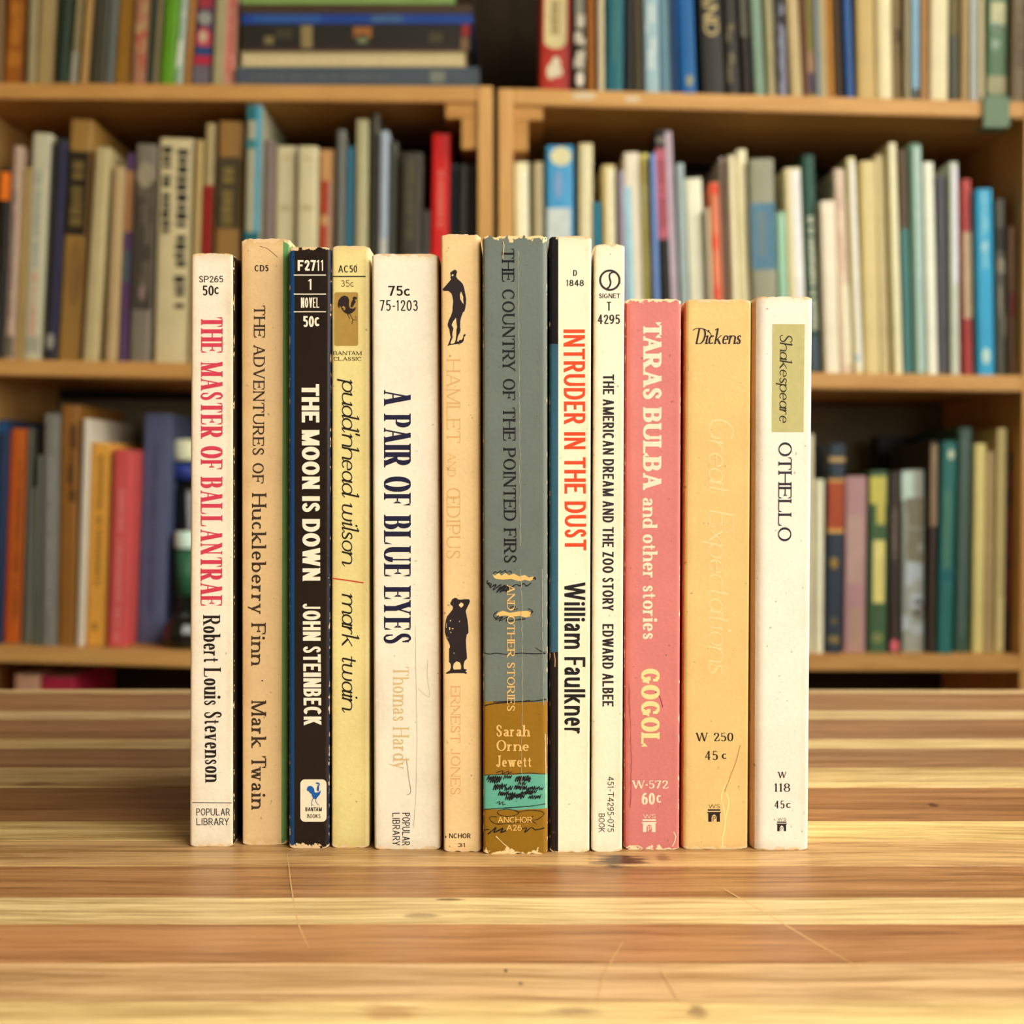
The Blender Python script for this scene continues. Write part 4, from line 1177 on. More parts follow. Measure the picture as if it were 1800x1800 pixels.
PREV = {}
def shelf_book(row, x0, x1, ytop, lean, rgb, phrase, patches=(), depth=None, setback=None, full=False, rough=.5):
    """x0, x1: pixels at the foot of the spine; lean: how far the head stands to the right of the foot, in pixels"""
    side, r = ROWKEY[row]
    random.seed(hash_str(phrase + row))
    Y = SY + (setback if setback is not None else random.uniform(.012, .026))
    D_ = depth or random.uniform(.125, .165)
    D_ = min(D_, SY + SD - .016 - Y)
    py_foot = {'TL': 148, 'ML': 640, 'LL': 1145, 'BL': 1645, 'TR': 170, 'MR': 655, 'LR': 1151}[row]
    gap = .0003
    xa, xb_ = at_y(x0, py_foot, Y).x + gap, at_y(x1, py_foot, Y).x - gap
    zb = shelf_z(side, r, (xa + xb_) / 2)
    ztop = at_y(900, ytop, Y).z
    h = ztop - zb
    dx = at_y(x0 + lean, ytop, Y).x - xa
    if row in PREV:                              # neighbours touch but never cut into each other
        pr, ps, ph = PREV[row]                   # right foot X, slope, height of the book before
        xa = max(xa, pr + .0003)
        hm = min(h, ph)
        need = pr + ps * hm + .0003 - (xa + dx / h * hm)
        if need > 0: dx += need * h / hm
        xb_ = max(xb_, xa + .004)
    th_ = math.atan2(dx, h)
    PREV[row] = (xb_ + .0004, dx / h, h)
    W = (xb_ - xa) * math.cos(th_)
    # keep the lowest corner on the board
    slope = (shelf_z(side, r, .1) - shelf_z(side, r, 0)) / .1
    xc = (xa + xb_) / 2
    low_l = -(W / 2) * math.sin(-th_) 
    zc = max(shelf_z(side, r, xc - W / 2) - (W / 2) * math.sin(th_), shelf_z(side, r, xc + W / 2) + (W / 2) * math.sin(th_), zb + abs(W / 2 * math.sin(th_)))
    H_ = (ztop - zc) / math.cos(th_) - abs(W / 2 * math.sin(th_)) * .5
    root = empty('shelved_book', (xc, Y, zc + .0001))
    root.rotation_euler = (0, th_, 0)
    art = phrase if full else phrase + ' ' + ROWTXT[row]
    tag(root, art, 'book', ROWGRP[row])
    mat = bmat(rgb, row, rough)
    u_cover('cover', W, H_, D_, mat, root, r=min(.0022, W * .3))
    tk = min(.0011, W * .2)
    boxes('page_block', [(-W / 2 + tk, W / 2 - tk, tk, D_ - .002, .0008, H_ - .0015)], page_mat, root)
    k = 0
    for p in patches:
        kind, f0, f1, ya, yb_, c = p[:6]
        za = (at_y(900, yb_, Y).z - zc) / math.cos(th_)
        zt = (at_y(900, ya, Y).z - zc) / math.cos(th_)
        za, zt = max(.0006, za), min(H_ - .0006, zt)
        if zt <= za: continue
        k += 1
        pm = plain(c, .5, .3, .10, 90, 'printed_label', gain=GAIN[row])
        X0, X1 = -W / 2 + f0 * W, -W / 2 + f1 * W
        y0 = -.00012 - .00005 * k
        y1 = .00005
        if kind == 'band':
            boxes('label_band', [(X0, X1, y0, y1, za, zt)], pm, root)
        elif kind == 'text':             # a line of lettering too blurred to read: small uneven blocks
            lst, z = [], zt
            cap = X1 - X0
            while z > za:
                w = cap * random.uniform(.35, .75)
                if random.random() < .17:
                    z -= w * .8
                    continue
                lst.append((X0 + cap * random.uniform(0, .15), X1 - cap * random.uniform(0, .12), y0, y1, max(za, z - w), z))
                z -= w * 1.28
            if lst: boxes('lettering', lst, pm, root)
        elif kind == 'oval':
            n = 16
            cx, cz = (X0 + X1) / 2, (za + zt) / 2
            pts = [(cx + (X1 - X0) / 2 * math.cos(2 * math.pi * i / n), cz + (zt - za) / 2 * math.sin(2 * math.pi * i / n)) for i in range(n)]
            mesh('emblem', [(x, y0, z) for x, z in pts] + [(x, y1, z) for x, z in pts],
                 [tuple(range(n)), tuple(reversed(range(n, 2 * n)))] + [(i, n + i, n + (i + 1) % n, (i + 1) % n) for i in range(n)], pm, root)
        elif kind == 'blot':
            lst = []
            for _ in range(7):
                a, c2 = sorted((random.random(), random.random()))
                z0 = random.uniform(za, zt)
                lst.append((X0 + (X1 - X0) * a * .8, X0 + (X1 - X0) * min(1, c2 + .15), y0 - random.uniform(0, .00004), y1, z0, min(H_ - .0006, z0 + random.uniform(.1, .25) * (zt - za))))
            boxes('cover_blotches', lst, pm, root)
    return root

def hash_str(s):
    h = 7
    for ch in s:
        h = (h * 131 + ord(ch)) % 1000003
    return h

CR = (222, 210, 170)
B = shelf_book
# ---- top of the left bookcase
for a in [
    (-22, 3, -120, 7, (120, 90, 50), 'dull brown book'),
    (5, 39, -90, 14, (168, 96, 26), 'orange-brown mottled book', [('blot', .1, .9, 0, 120, (190, 120, 40))]),
    (44, 60, -110, 10, (150, 136, 98), 'narrow grey-beige book'),
    (62, 93, -120, 14, (168, 144, 94), 'wide beige book'),
    (95, 115, -100, 16, (36, 50, 32), 'dark green book'),
    (117, 137, -80, 18, (188, 172, 122), 'cream book with white foot', [('band', .05, .95, 92, 146, (196, 190, 168))]),
    (138, 154, -80, 18, (178, 138, 78), 'peach-tan book'),
    (156, 184, -110, 18, (66, 62, 46), 'charcoal book'),
    (185, 194, -100, 16, (96, 102, 94), 'thin slate book'),
    (196, 229, -120, 10, (154, 108, 32), 'ochre book'),
    (230, 256, -100, 10, (168, 116, 86), 'pink-brown patterned book', [('blot', .1, .9, 10, 110, (178, 150, 100)), ('blot', .1, .9, 60, 140, (176, 92, 70))]),
    (257, 265, -110, 16, (52, 62, 42), 'thin moss green book'),
    (266, 278, -100, 18, (170, 154, 112), 'thin cream book'),
    (279, 305, -100, 18, (92, 146, 28), 'bright green book'),
    (306, 317, -90, 15, (158, 176, 158), 'thin pale aqua book', [('blot', 0, 1, 20, 140, (214, 216, 200))]),
    (319, 335, -100, 14, (166, 110, 48), 'orange-tan book'),
    (337, 369, -100, 16, (84, 60, 84), 'red and blue patterned book', [('band', .1, .9, -10, 14, (160, 52, 66)), ('oval', .1, .9, 20, 44, (150, 150, 140)), ('oval', .05, .95, 48, 92, (190, 60, 74)), ('oval', .2, .7, 54, 76, (190, 170, 140)), ('band', .1, .95, 82, 98, (40, 70, 120)), ('band', 0, 1, 98, 114, (176, 40, 62)), ('band', 0, 1, 116, 147, (104, 98, 104))]),
    (371, 413, -100, 12, (172, 162, 122), 'cream book with a pink half', [('band', .5, 1, -90, 146, (208, 142, 124)), ('text', .6, .85, -60, 130, (196, 96, 84))]),
]: B('TL', *a)
# flat-lying stack
def flat_book(x0, x1, y0, y1, rgb, label, patches=(), depth=.16, pages=False):
    Y = SY + .012
    a, c = at_y(x0, y1, Y), at_y(x1, y0, Y)
    W, T_ = c.x - a.x, c.z - a.z
    root = empty('flat_book', ((a.x + c.x) / 2, Y, a.z))
    tag(root, label, 'book', 'flat-lying stack of books')
    return root, W, T_, depth
z_base = None
stack = [(415, 842, 113.5, 149.5, (72, 82, 90), 'slate blue book lying lowest in the flat stack', 'spine'),
         (421, 820, 86.5, 113.2, (176, 162, 112), 'book lying with its pages outward in the flat stack', 'pages'),
         (425, 826, 38.5, 86.2, (38, 34, 26), 'thick black book lying in the flat stack', 'spine'),
         (425, 831, 20.5, 38.2, (26, 62, 136), 'thin blue book lying in the flat stack', 'spine'),
         (423, 830, 3.5, 20.2, (68, 52, 34), 'dark brown book lying in the flat stack', 'spine'),
         (425, 800, -12, 3.2, (124, 156, 86), 'light green book lying on top of the flat stack', 'spine')]
Yf = SY + .012
zprev = None
for (x0, x1, y0, y1, rgb, lab, how) in stack:
    xa, xb_ = at_y(x0, 100, Yf).x, at_y(x1, 100, Yf).x
    T_ = (at_y(900, y0, Yf).z - at_y(900, y1, Yf).z)
    if zprev is None:
        zprev = max(shelf_z('L', 0, xa), shelf_z('L', 0, xb_)) + .0002
    W = xb_ - xa
    root = tag(empty('flat_book', ((xa + xb_) / 2, Yf, zprev)), lab, 'book', 'flat-lying stack of books')
    D_ = .17
    mt = bmat(rgb, 'TL')
    t = .0016
    if how == 'spine':
        # cover wraps the front; spine is the long visible side
        V, Fc = [], []
        boxes('cover', [(-W / 2, W / 2, .0016, D_, 0, t), (-W / 2, W / 2, .0016, D_, T_ - t, T_), (-W / 2, W / 2, 0, .0016, 0, T_)], mt, root, .0004)
        boxes('page_block', [(-W / 2 + .003, W / 2 - .003, .003, D_ - .003, t + .0002, T_ - t - .0002)], page_mat, root)
    else:
        boxes('page_block', [(-W / 2 + .002, W / 2 - .002, .002, D_ - .003, t * .6 + .0002, T_ - t * .6 - .0002)], page_mat, root)
        boxes('cover', [(-W / 2, W / 2, 0, D_, 0, t * .6), (-W / 2, W / 2, 0, D_, T_ - t * .6, T_)], mt, root)
    def dec(kind, f0, f1, g0, g1, c, nm='lettering'):
        pm = plain(c, .5, .3, .1, 90, 'printed_label', gain=GAIN['TL'])
        if kind == 'band':
            boxes(nm, [(-W / 2 + f0 * W, -W / 2 + f1 * W, -.0002, .0005, g0 * T_, g1 * T_)], pm, root)
        else:
            lst, x = [], -W / 2 + f0 * W
            while x < -W / 2 + f1 * W:
                w = random.uniform(.3, .7) * (g1 - g0) * T_
                lst.append((x, x + w, -.0002, .0005, g0 * T_, g1 * T_))
                x += w * random.choice((1.35, 1.35, 1.35, 2.6))
            boxes(nm, lst, pm, root)
    random.seed(3)
    if lab.startswith('slate'):
        dec('text', .06, .62, .42, .62, (96, 102, 100)); dec('band', .80, .86, .22, .78, (120, 124, 112), 'emblem')
    if lab.startswith('thick black'):
        dec('band', .10, .14, .25, .55, (120, 110, 70), 'emblem'); dec('band', .26, .31, .05, .95, (140, 124, 80), 'emblem'); dec('band', .15, .22, .45, .85, (62, 58, 40), 'emblem')
        dec('band', .49, .57, .5, .9, (150, 96, 50), 'emblem'); dec('band', .51, .55, .3, .6, (120, 132, 90), 'emblem'); dec('band', .82, .88, .3, .7, (70, 60, 42), 'emblem')
        dec('band', .965, .999, .55, .98, (140, 34, 30), 'emblem'); dec('band', .96, .995, .05, .5, (120, 92, 56), 'emblem'); dec('band', 0, .96, 0, .12, (66, 40, 40), 'cover_band')
    if lab.startswith('thin blue'):
        dec('band', .05, .34, .15, .85, (44, 84, 146), 'cover_band'); dec('band', .56, .70, .15, .85, (60, 92, 130), 'cover_band')
    zprev += T_ + .0002
# ---- top of the right bookcase
for a in [
    (948, 1004, -110, 4, (176, 48, 32), 'red book with cream label and white mark', [('band', .12, .84, -90, 72, (212, 196, 140)), ('oval', .12, .84, 58, 86, (212, 196, 140)), ('oval', .22, .5, 112, 140, (214, 204, 170)), ('oval', .36, .66, 100, 124, (214, 204, 170)), ('oval', .42, .72, 116, 136, (214, 204, 170)), ('text', .3, .6, -80, 60, (150, 130, 80))]),
    (1008, 1029, -90, 2, (62, 56, 42), 'black and white speckled book', [('band', .1, .8, -60, 26, (130, 128, 112)), ('blot', 0, 1, 40, 150, (190, 182, 160)), ('oval', .2, .9, 126, 152, (220, 210, 190))]),
    (1033, 1048, -100, -2, (186, 112, 34), 'orange book'),
    (1050, 1063, -90, -1, (198, 184, 150), 'thin white book'),
    (1065, 1096, -110, 2, (22, 98, 108), 'teal book with faint lettering', [('text', .4, .6, -50, 110, (70, 120, 110))]),
    (1098, 1115, -60, -4, (24, 18, 12), 'black book'),  # dark body put where a black gap shows between the books
    (1117, 1131, -100, -12, (104, 94, 64), 'thin grey-brown book'),
    (1133, 1160, -100, -9, (152, 182, 190), 'pale blue book', [('blot', .1, .8, -60, 140, (190, 206, 206))]),
    (1161, 1181, -110, -7, (98, 134, 146), 'steel blue book'),
    (1182, 1192, -100, -8, (26, 66, 112), 'thin navy book'),
    (1195, 1226, -110, -10, (2, 90, 152), 'strong blue book with a cream dot', [('oval', .4, .8, 132, 152, (150, 150, 110))]),
    (1235, 1276, -120, -14, (40, 38, 32), 'wide black book with gold capitals'),
    (1279, 1304, -110, -14, (46, 42, 32), 'charcoal book with tan specks', [('blot', .1, .7, 40, 150, (108, 98, 66))]),
    (1306, 1323, -100, -12, (42, 30, 24), 'dark maroon book with grey label', [('band', .1, .9, -60, 66, (88, 84, 66))]),
    (1326, 1346, -110, -14, (122, 148, 126), 'sage green book'),
    (1350, 1367, -90, -10, (178, 168, 124), 'narrow cream-grey book'),
    (1368, 1385, -90, -9, (126, 128, 146), 'lavender and black book', [('blot', 0, 1, -20, 60, (30, 30, 34)), ('blot', 0, .4, 60, 150, (40, 40, 40))]),
    (1390, 1412, -110, -14, (188, 166, 116), 'tan-cream book'),
    (1413, 1420, -90, -11, (112, 70, 46), 'thin reddish brown book'),
    (1421, 1435, -90, -10, (132, 122, 56), 'olive book with a plum foot', [('band', .05, .95, 128, 164, (74, 56, 70)), ('band', .1, .9, 90, 128, (158, 124, 88))]),
    (1436, 1444, -90, -9, (142, 154, 156), 'thin pale grey-blue book'),
    (1445, 1456, -100, -8, (194, 174, 124), 'thin buff book'),
    (1457, 1468, -100, -10, (178, 122, 36), 'thin golden orange book'),
    (1470, 1484, -90, -9, (78, 58, 34), 'dark umber book'),
    (1486, 1503, -110, -10, (38, 82, 142), 'royal blue book'),
    (1507, 1540, -120, -5, (192, 166, 102), 'wide tan book'),
    (1541, 1570, -110, -3, (216, 202, 150), 'cream book with pale stripe', [('band', .45, .85, -100, 176, (232, 222, 180))]),
    (1572, 1584, -100, -2, (166, 146, 104), 'thin tan-grey book', [('blot', .1, .9, 60, 110, (90, 76, 50))]),
    (1587, 1602, -90, 0, (142, 132, 98), 'drab grey book'),
    (1603, 1616, -90, 0, (138, 184, 212), 'sky blue book', [('band', .05, .95, 156, 176, (70, 80, 70))]),
    (1618, 1631, -110, 0, (170, 126, 76), 'tan-brown book'),
    (1634, 1667, -110, 2, (222, 212, 170), 'wide cream book'),
    (1670, 1686, -90, 0, (80, 82, 66), 'dark grey book with olive top', [('band', 0, 1, -80, 62, (98, 86, 28))]),
    (1688, 1704, -100, 2, (162, 138, 88), 'sandy book'),
    (1705, 1719, -90, 0, (176, 182, 178), 'silver-grey book'),
    (1720, 1731, -90, 0, (192, 182, 142), 'thin ivory book'),
    (1734, 1771, -110, 4, (84, 116, 80), 'green book with cream label patches', [('band', .15, .85, 4, 44, (182, 182, 140)), ('blot', .1, .6, 48, 102, (136, 156, 140)), ('band', .02, .95, 134, 165, (150, 146, 108))]),
    (1774, 1803, -90, 0, (108, 92, 62), 'olive-brown book', [('blot', .1, .9, 0, 120, (88, 68, 44))]),
]:
    r_ = B('TR', *a)
    if 'gold capitals' in a[5]:
        bk = Book(); bk.root = r_; bk.Y = r_.location.y
        P = [[(1239 + v * 25 + (1243 - 1239) * (1 - (-45 + u * 25) / 65) * -1, -48 + u * 25) for u, v in p] for p in text_polys('LAND', SANSM, 112 / 25)]
        V, Fc = [], []
        inv = r_.rotation_euler.to_matrix().inverted()
        for p in P:
            n = len(V)
            for (px, py) in p:
                w = at_y(px, py, bk.Y - .0003)
                V.append(inv @ (w - r_.location))
            Fc.append(tuple(range(n, n + len(p))))
        mesh('title_lettering', V, Fc, plain((150, 134, 84), .45, .4, .05, 90, 'gold_print', gain=1.6), r_)
# ---- middle shelf of the left bookcase
for a in [
    (-14, 4, 296, 17, (34, 34, 30), 'black book with an orange band', [('band', 0, 1, 303, 352, (236, 122, 34))]),
    (6, 22, 256, 16, (178, 152, 130), 'thin mauve-pink book', [('text', .3, .7, 330, 560, (120, 104, 96)), ('band', 0, 1, 590, 628, (104, 96, 80))]),
    (23, 39, 294, 14, (164, 138, 78), 'tan-gold book'),
    (40, 73, 234, 18, (194, 190, 158), 'grey-white book with faint lettering', [('text', .25, .6, 300, 470, (150, 156, 140)), ('text', .25, .6, 480, 590, (196, 150, 124)), ('band', .15, .85, 592, 620, (160, 160, 136))]),
    (75, 98, 244, 21, (46, 44, 50), 'dark navy book with small white mark', [('band', .7, 1, 250, 610, (56, 56, 92)), ('oval', .2, .8, 586, 614, (150, 146, 130))]),
    (100, 141, 210, 24, (156, 118, 56), 'brown book with a large black label', [('band', .02, .92, 266, 414, (44, 36, 22)), ('text', .2, .75, 284, 400, (116, 98, 50)), ('oval', .2, .9, 420, 540, (136, 100, 48))]),
    (144, 170, 258, 24, (184, 168, 120), 'cream-tan book'),
    (183, 203, 292, 16, (180, 154, 108), 'buff book'),
    (208, 224, 270, 13, (96, 66, 112), 'purple and orange book', [('band', .05, .95, 300, 408, (178, 128, 84)), ('band', .2, .8, 440, 495, (84, 104, 110))]),
    (226, 262, 253, 14, (120, 112, 96), 'grey-black mottled book', [('band', 0, 1, 318, 545, (66, 58, 48)), ('blot', .1, .9, 320, 540, (96, 86, 70)), ('oval', .1, .9, 285, 330, (150, 138, 112)), ('oval', .4, .7, 500, 526, (140, 120, 108))]),
    (270, 330, 243, 11, (206, 192, 146), 'thick cream book with rows of black capitals', [('text', .08, .38, 258, 412, (44, 40, 30)), ('text', .53, .88, 262, 542, (44, 40, 34)), ('text', .10, .72, 600, 616, (120, 112, 84))]),
    (331, 346, 246, 13, (184, 158, 98), 'tan book'),
    (348, 366, 217, 14, (178, 160, 112), 'cream book with dark red lower half', [('band', 0, 1, 326, 628, (146, 32, 24))]),
    (370, 414, 213, 15, (150, 112, 56), 'brown book with a dark label', [('band', .05, .97, 276, 402, (72, 62, 38)), ('text', .25, .7, 285, 395, (126, 108, 54))]),
    (424, 451, 184, 11, (172, 170, 140), 'tall teal and cream book', [('band', .62, 1, 186, 630, (78, 158, 184)), ('band', 0, .62, 182, 212, (40, 106, 110)), ('band', 0, .62, 245, 262, (60, 120, 120)), ('band', 0, 1, 408, 424, (26, 100, 108))], .14, .004),
    (456, 475, 246, 7, (120, 104, 96), 'mauve-grey book'),
    (477, 513, 257, 6, (208, 198, 156), 'cream book of a pair beside the mauve-grey one', [('text', .3, .7, 275, 282, (188, 176, 120)), ('text', .2, .8, 362, 370, (172, 160, 110))]),
    (517, 553, 257, 7, (208, 198, 156), 'cream book of a pair beside the orange one', [('text', .3, .7, 275, 282, (188, 176, 120)), ('text', .2, .8, 362, 370, (172, 160, 110))]),
    (556, 581, 263, 8, (206, 154, 98), 'orange book with red patches', [('band', .15, .6, 318, 378, (168, 36, 22)), ('band', .15, .55, 396, 600, (176, 40, 24)), ('band', .62, .95, 320, 620, (196, 160, 130))]),
    (586, 602, 228, 6, (106, 106, 96), 'grey book'),
    (604, 617, 258, 5, (46, 114, 138), 'teal blue book'),
    (621, 643, 210, 5, (178, 172, 130), 'tall cream-grey book'),
    (648, 661, 198, 7, (86, 82, 68), 'thin dark grey book'),
    (662, 678, 230, 6, (160, 174, 184), 'pale blue-white book', [('band', .2, .9, 420, 630, (196, 194, 180))]),
    (680, 695, 250, 3, (72, 72, 58), 'dark olive-grey book'),
    (699, 738, 268, 6, (62, 57, 44), 'wide charcoal book with faint lettering', [('text', .3, .6, 280, 420, (92, 84, 60))]),
    (740, 752, 370, 2, (68, 66, 62), 'short grey book'),
    (753, 786, 235, 7, (222, 36, 32), 'bright red book with pale lettering', [('text', .35, .65, 300, 400, (230, 120, 104))]),
    (789, 800, 288, 6, (46, 68, 76), 'thin dark teal book'),
    (802, 818, 289, 5, (52, 50, 44), 'thin black book beside the upright'),
    (820, 832, 290, 4, (48, 38, 34), 'thin dark brown book beside the upright'),
]: B('ML', *a)
# ---- middle shelf of the right bookcase
for a in [
    (906, 932, 285, -2, (218, 216, 172), 'cream book beside the upright', [('band', .5, .9, 300, 640, (236, 232, 200))]),
    (938, 956, 285, -1, (168, 158, 120), 'grey-cream book'),
    (962, 1010, 256, -2, (66, 148, 196), 'sky blue book with cream patches', [('oval', .15, .95, 258, 292, (206, 202, 156)), ('band', .02, .9, 366, 640, (190, 202, 196)), ('oval', .3, .6, 300, 350, (120, 150, 190))]),
    (1016, 1042, 252, 1, (204, 194, 146), 'cream-khaki book', [('band', .4, .9, 258, 640, (222, 214, 176))]),
    (1045, 1057, 356, -1, (34, 122, 148), 'short teal-blue book'),
    (1062, 1086, 290, -4, (206, 186, 124), 'gold-edged cream book', [('band', .4, .95, 296, 640, (228, 218, 180))]),
    (1092, 1104, 300, -6, (150, 142, 156), 'thin lavender book'),
    (1107, 1135, 268, -12, (228, 216, 190), 'cream book with a light blue strip', [('band', 0, .42, 328, 640, (150, 194, 204))]),
    (1136, 1151, 270, -10, (212, 202, 108), 'yellow book', [('blot', .1, .9, 340, 600, (226, 214, 140))]),
    (1152, 1163, 270, -11, (112, 146, 206), 'thin cornflower blue book'),
    (1166, 1197, 228, -19, (30, 26, 20), 'tall pink and black book', [('band', 0, .6, 261, 420, (172, 88, 100)), ('band', .62, 1, 232, 640, (178, 162, 172)), ('band', .1, .6, 240, 252, (110, 104, 92)), ('text', .1, .5, 280, 400, (140, 60, 70))]),
    (1199, 1215, 287, -12, (152, 168, 166), 'pale grey-green book'),
    (1217, 1247, 313, -13, (232, 226, 198), 'white book with rounded head', []),
    (1248, 1258, 366, -10, (192, 178, 146), 'short thin cream book'),
    (1260, 1277, 320, -12, (228, 132, 96), 'orange-red book', [('band', 0, .8, 324, 342, (230, 66, 32)), ('oval', .1, .6, 412, 440, (220, 70, 36)), ('oval', .1, .6, 500, 530, (220, 70, 36))]),
    (1279, 1286, 277, -14, (182, 168, 156), 'thin taupe book'),
    (1288, 1304, 273, -12, (222, 212, 176), 'ivory book'),
    (1305, 1324, 263, -11, (228, 218, 180), 'tall ivory book'),
    (1327, 1371, 279, -11, (142, 142, 118), 'wide grey book with blue band', [('band', 0, 1, 357, 474, (72, 116, 138)), ('text', .25, .6, 375, 460, (104, 120, 116))]),
    (1373, 1389, 373, -8, (152, 194, 166), 'short mint green book'),
    (1391, 1421, 295, -14, (214, 206, 160), 'cream book with white edge', [('band', .45, .95, 300, 650, (246, 242, 222))]),
    (1424, 1446, 272, -14, (34, 76, 62), 'dark green book with white lettering', [('text', .3, .75, 376, 580, (214, 222, 196)), ('band', .3, .7, 590, 650, (84, 100, 124))]),
    (1448, 1477, 353, -9, (226, 216, 192), 'short white-pink book'),
    (1479, 1500, 297, -14, (208, 188, 164), 'pinkish cream book', [('blot', .2, .6, 320, 500, (190, 160, 140)), ('band', .3, 1, 500, 640, (224, 216, 184))]),
    (1501, 1518, 277, -14, (214, 206, 152), 'tall white book with yellow edge', [('band', .4, .95, 284, 650, (244, 240, 214)), ('oval', .1, .6, 625, 635, (120, 170, 190))]),
    (1521, 1548, 283, -9, (202, 186, 132), 'tan-yellow book'),
    (1549, 1567, 273, -11, (216, 204, 156), 'straw-cream book'),
    (1569, 1588, 251, -12, (228, 220, 180), 'tallest cream book'),
    (1590, 1603, 262, -9, (92, 76, 58), 'brown book with teal lower half', [('band', 0, 1, 402, 655, (58, 116, 114))]),
    (1605, 1628, 252, -8, (92, 126, 100), 'tall green book with pale strip', [('band', .4, .95, 258, 655, (164, 190, 180))]),
    (1630, 1650, 285, -8, (242, 238, 206), 'pure white book'),
    (1652, 1667, 310, -4, (92, 92, 102), 'slate grey book'),
    (1669, 1688, 285, -3, (190, 198, 180), 'white-lavender book', [('band', .4, .9, 292, 500, (216, 216, 226))]),
    (1696, 1713, 315, -5, (176, 70, 66), 'red book with tan middle', [('band', .05, .95, 408, 560, (190, 166, 130))]),
    (1716, 1749, 332, -4, (44, 152, 194), 'turquoise book with white marks', [('blot', .3, .7, 350, 480, (110, 180, 200)), ('oval', .25, .75, 612, 640, (178, 208, 196)), ('oval', .3, .65, 424, 444, (150, 194, 200))]),
    (1752, 1770, 350, -2, (92, 92, 80), 'grey-black book', [('blot', .1, .9, 440, 600, (150, 142, 120)), ('band', 0, 1, 400, 440, (40, 36, 30))]),
    (1772, 1786, 398, -2, (126, 98, 72), 'brown book with a red spot', [('oval', .1, .9, 510, 560, (130, 44, 38))]),
]: B('MR', *a)
# ---- lower shelf of the left bookcase
for a in [
    (-18, 1, 738, 14, (26, 48, 78), 'dark blue book', [('band', 0, 1, 742, 760, (30, 74, 116))]),
    (3, 36, 753, 14, (190, 94, 28), 'rust orange book with dark lettering', [('text', .5, .75, 810, 1090, (120, 64, 24)), ('band', 0, .18, 760, 1130, (170, 66, 14))]),
    (38, 43, 752, 12, (98, 98, 84), 'thin grey-olive book'),
    (44, 58, 857, 6, (156, 156, 148), 'short white book with a lime edge', [('band', .75, 1, 862, 1135, (122, 142, 40))]),
    (60, 70, 800, 6, (112, 116, 104), 'thin grey-green book'),
    (71, 96, 727, 7, (118, 116, 108), 'grey book with faint lettering', [('text', .3, .7, 800, 1080, (140, 140, 130))]),
    (98, 132, 712, 8, (138, 92, 36), 'brown leathery book', [('blot', .4, .9, 760, 900, (84, 54, 22))]),
    (133, 147, 736, 13, (206, 196, 174), 'white book'),
    (149, 185, 778, 9, (220, 158, 62), 'golden yellow book with dark lettering', [('text', .35, .65, 800, 1030, (150, 108, 40)), ('text', .3, .6, 1095, 1110, (150, 108, 40))]),
    (187, 222, 790, 13, (200, 80, 76), 'coral red book with pale lettering', [('text', .35, .65, 860, 1130, (216, 120, 118))]),
    (228, 288, 727, 12, (78, 86, 114), 'wide slate blue book with dark lettering', [('text', .35, .55, 780, 1080, (62, 66, 88))], .14, .05),
]: B('LL', *a)
# ---- low shelf: only the heads of two tall books show above the table
B('BL', 22, 66, 1186, 3, (196, 150, 120), 'cream-topped tall book', depth=.14)
B('BL', 68, 128, 1190, 3, (176, 40, 66), 'magenta-red tall book', depth=.14)
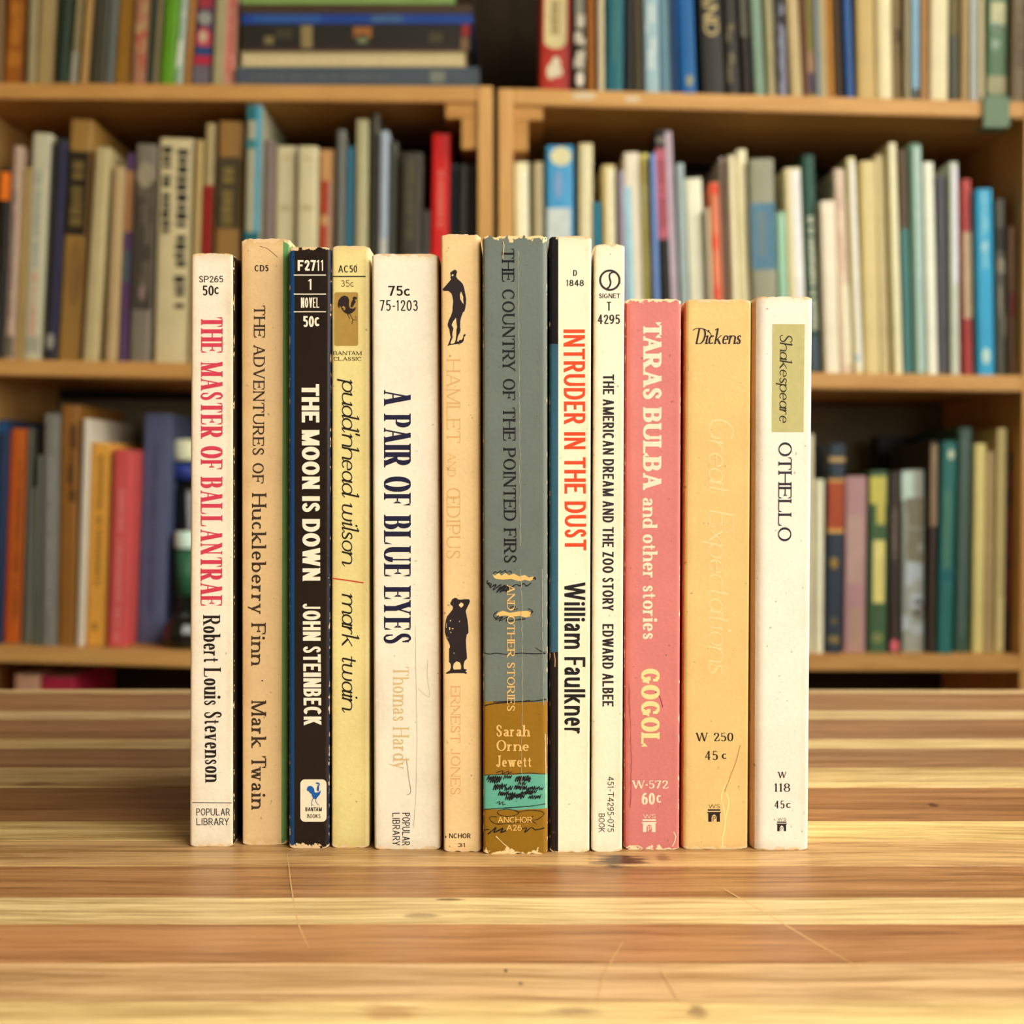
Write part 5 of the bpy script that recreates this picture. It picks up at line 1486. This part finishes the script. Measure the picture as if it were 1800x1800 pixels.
# ---- lower shelf of the right bookcase
for a in [
    (1416, 1430, 763, 2, (214, 206, 170), 'tall thin ivory book'),
    (1431, 1448, 843, 2, (226, 222, 190), 'short cream-white book'),
    (1450, 1479, 780, 8, (44, 54, 66), 'leather-bound book with gold bands and an orange label', [('band', 0, 1, 804, 812, (176, 146, 84)), ('band', 0, 1, 842, 848, (196, 146, 70)), ('band', 0, 1, 848, 932, (160, 68, 30)), ('band', 0, 1, 930, 937, (206, 156, 76)), ('oval', .2, .7, 980, 1000, (150, 120, 50)), ('oval', .3, .7, 1086, 1098, (110, 98, 56)), ('band', .2, .85, 1118, 1130, (130, 114, 66))]),
    (1482, 1522, 837, 4, (172, 132, 132), 'mauve pink book', [('band', .1, .85, 905, 1025, (180, 146, 136)), ('band', .3, .8, 1070, 1140, (168, 138, 118))]),
    (1525, 1559, 828, 0, (62, 92, 58), 'green book with yellow label patches', [('band', .05, .9, 838, 886, (190, 182, 84)), ('band', .4, .85, 886, 922, (186, 176, 84)), ('band', .25, .85, 950, 1060, (214, 202, 120)), ('oval', .2, .8, 1112, 1130, (120, 128, 76))]),
    (1562, 1582, 830, 1, (54, 44, 36), 'dark brown book with a pink mark', [('text', .3, .7, 890, 985, (120, 104, 88)), ('oval', .1, .95, 1124, 1146, (196, 96, 104))]),
    (1585, 1626, 826, 0, (150, 154, 142), 'grey mottled book', [('band', 0, .5, 830, 880, (180, 204, 190)), ('blot', .1, 1, 850, 1000, (118, 112, 92)), ('blot', 0, .9, 1000, 1140, (172, 182, 186)), ('blot', .5, 1, 1060, 1100, (92, 82, 66))]),
    (1630, 1645, 775, 4, (60, 48, 38), 'dark book with a tan top', [('band', .1, 1, 782, 925, (134, 112, 84)), ('band', 0, 1, 926, 934, (50, 36, 28))]),
    (1647, 1674, 776, 9, (34, 102, 96), 'teal green book with a white dot', [('oval', .4, .85, 790, 808, (176, 184, 160)), ('band', .3, .6, 860, 1000, (74, 116, 92)), ('band', 0, 1, 1000, 1022, (10, 92, 96))]),
    (1677, 1702, 752, 8, (54, 80, 66), 'dark bottle-green book', [('band', .3, .7, 770, 1120, (72, 92, 84))]),
    (1708, 1730, 780, 5, (204, 190, 120), 'pale yellow book'),
    (1731, 1745, 794, 4, (172, 148, 106), 'tan-buff book'),
    (1747, 1766, 753, 6, (194, 178, 120), 'tall straw book', [('band', .3, .85, 1050, 1140, (212, 196, 132))]),
    (1768, 1776, 796, 1, (62, 46, 44), 'dark book with red blotches', [('blot', .2, .95, 850, 1080, (150, 50, 66)), ('blot', .2, .8, 1010, 1080, (160, 64, 50))]),
]: B('LR', *(a + ((),) if len(a) == 6 else a), .14)
PREV.pop('LR')
B('LR', 1538, 1630, 768, 3, (18, 16, 14), 'large black book standing behind the others', (), .025, .182)

# ---- bottles beside the slate blue book
def at_shelf(px, Y, side, r):
    X = at_y(px, 1145, Y).x
    return X, max(shelf_z(side, r, X - .02), shelf_z(side, r, X + .02)) + .0002
def bottle(px, Y, prof_px, col, cap_px, capcol, label, extra=(), lab=None):
    X, z = at_shelf(px, Y, 'L', 2)
    k = Y / F_PX
    root = tag(empty('bottle', (X, Y, z)), label, 'bottle')
    m = plain(col, .15, .5, .02, 20, 'bottle_glass')
    lathe('body', [(r * k, h * k) for r, h in prof_px], m, root)
    lathe('cap', [(r * k, h * k) for r, h in cap_px], plain(capcol, .4, .4, .03, 40, 'bottle_cap', gain=1.3), root)
    for r, h0, h1, c in extra:
        lathe('label_band', [(r * k, h0 * k), (r * k, h1 * k)], plain(c, .5, .3, .04, 60, 'bottle_label', gain=1.6), root)
    return root
bottle(329, SY + .080, [(20, 0), (22, 4), (22, 255), (17, 275), (20, 280), (24, 286), (24, 310), (20, 316)], (16, 16, 20), [(20, 316.5), (22.5, 320), (22.5, 349), (18, 354)], (226, 214, 176),
       'tall dark bottle with a navy collar and cream cap', [(24.5, 284, 312, (34, 48, 110))])
bottle(329, SY + .055, [(18, 0), (19, 3), (19, 158), (17, 168)], (14, 26, 20), [(20, 168.5), (20.5, 171), (20.5, 194), (19, 198)], (186, 212, 196),
       'short dark green bottle with a pale aqua cap', [(19.4, 85, 165, (34, 78, 54))])
X, z = at_shelf(321, SY + .0255, 'L', 2)
k = SY / F_PX
ink_root = tag(empty('inkwell', (X, SY + .0255, z)), 'black ribbed round inkwell in front of the bottles', 'inkwell')
blk = plain((22, 22, 18), .12, .6, .02, 20, 'black_glass')
V, Fc = [], []
prof = [(24, 0), (31, 6), (33, 22), (31, 38), (24, 50), (16, 55)]
seg = 36
for r, h in prof:
    for i in range(seg):
        a = 2 * math.pi * i / seg
        rr = r * (1 + .05 * math.cos(9 * a)) * k
        V.append((rr * math.cos(a), rr * math.sin(a), h * k))
for j in range(len(prof) - 1):
    for i in range(seg):
        i2 = (i + 1) % seg
        Fc.append((j * seg + i, j * seg + i2, (j + 1) * seg + i2, (j + 1) * seg + i))
Fc += [tuple(reversed(range(seg))), tuple((len(prof) - 1) * seg + i for i in range(seg))]
mesh('body', V, Fc, blk, ink_root, smooth=True)
lathe('stopper', [(14 * k, 55.2 * k), (15 * k, 58 * k), (12 * k, 62 * k)], blk, ink_root)

# ---- green clip hooked over the top board of the right bookcase
gm = plain((100, 124, 96), .5, .3, .03, 30, 'green_metal')
xa, xb_ = at_y(1728, 200, SY - .002).x, at_y(1774, 200, SY - .002).x
zt_ = max(shelf_z('R', 0, xa), shelf_z('R', 0, xb_))
zl = at_y(1750, 224, SY - .003).z
root = tag(empty('shelf_clip', ((xa + xb_) / 2, SY - .001, zt_)), 'green metal clip hooked over the front edge of the pine board', 'clip')
w = (xb_ - xa) / 2
boxes('front_plate', [(-w, w, -.003, -.0008, zl - zt_, .0026)], gm, root, .0005)
boxes('top_lip', [(-w, w, -.0008, .011, .0006, .0026)], gm, root, .0003)
boxes('foot_lip', [(-w, w, -.0008, .02, zl - zt_, zl - zt_ + .002)], gm, root, .0003)
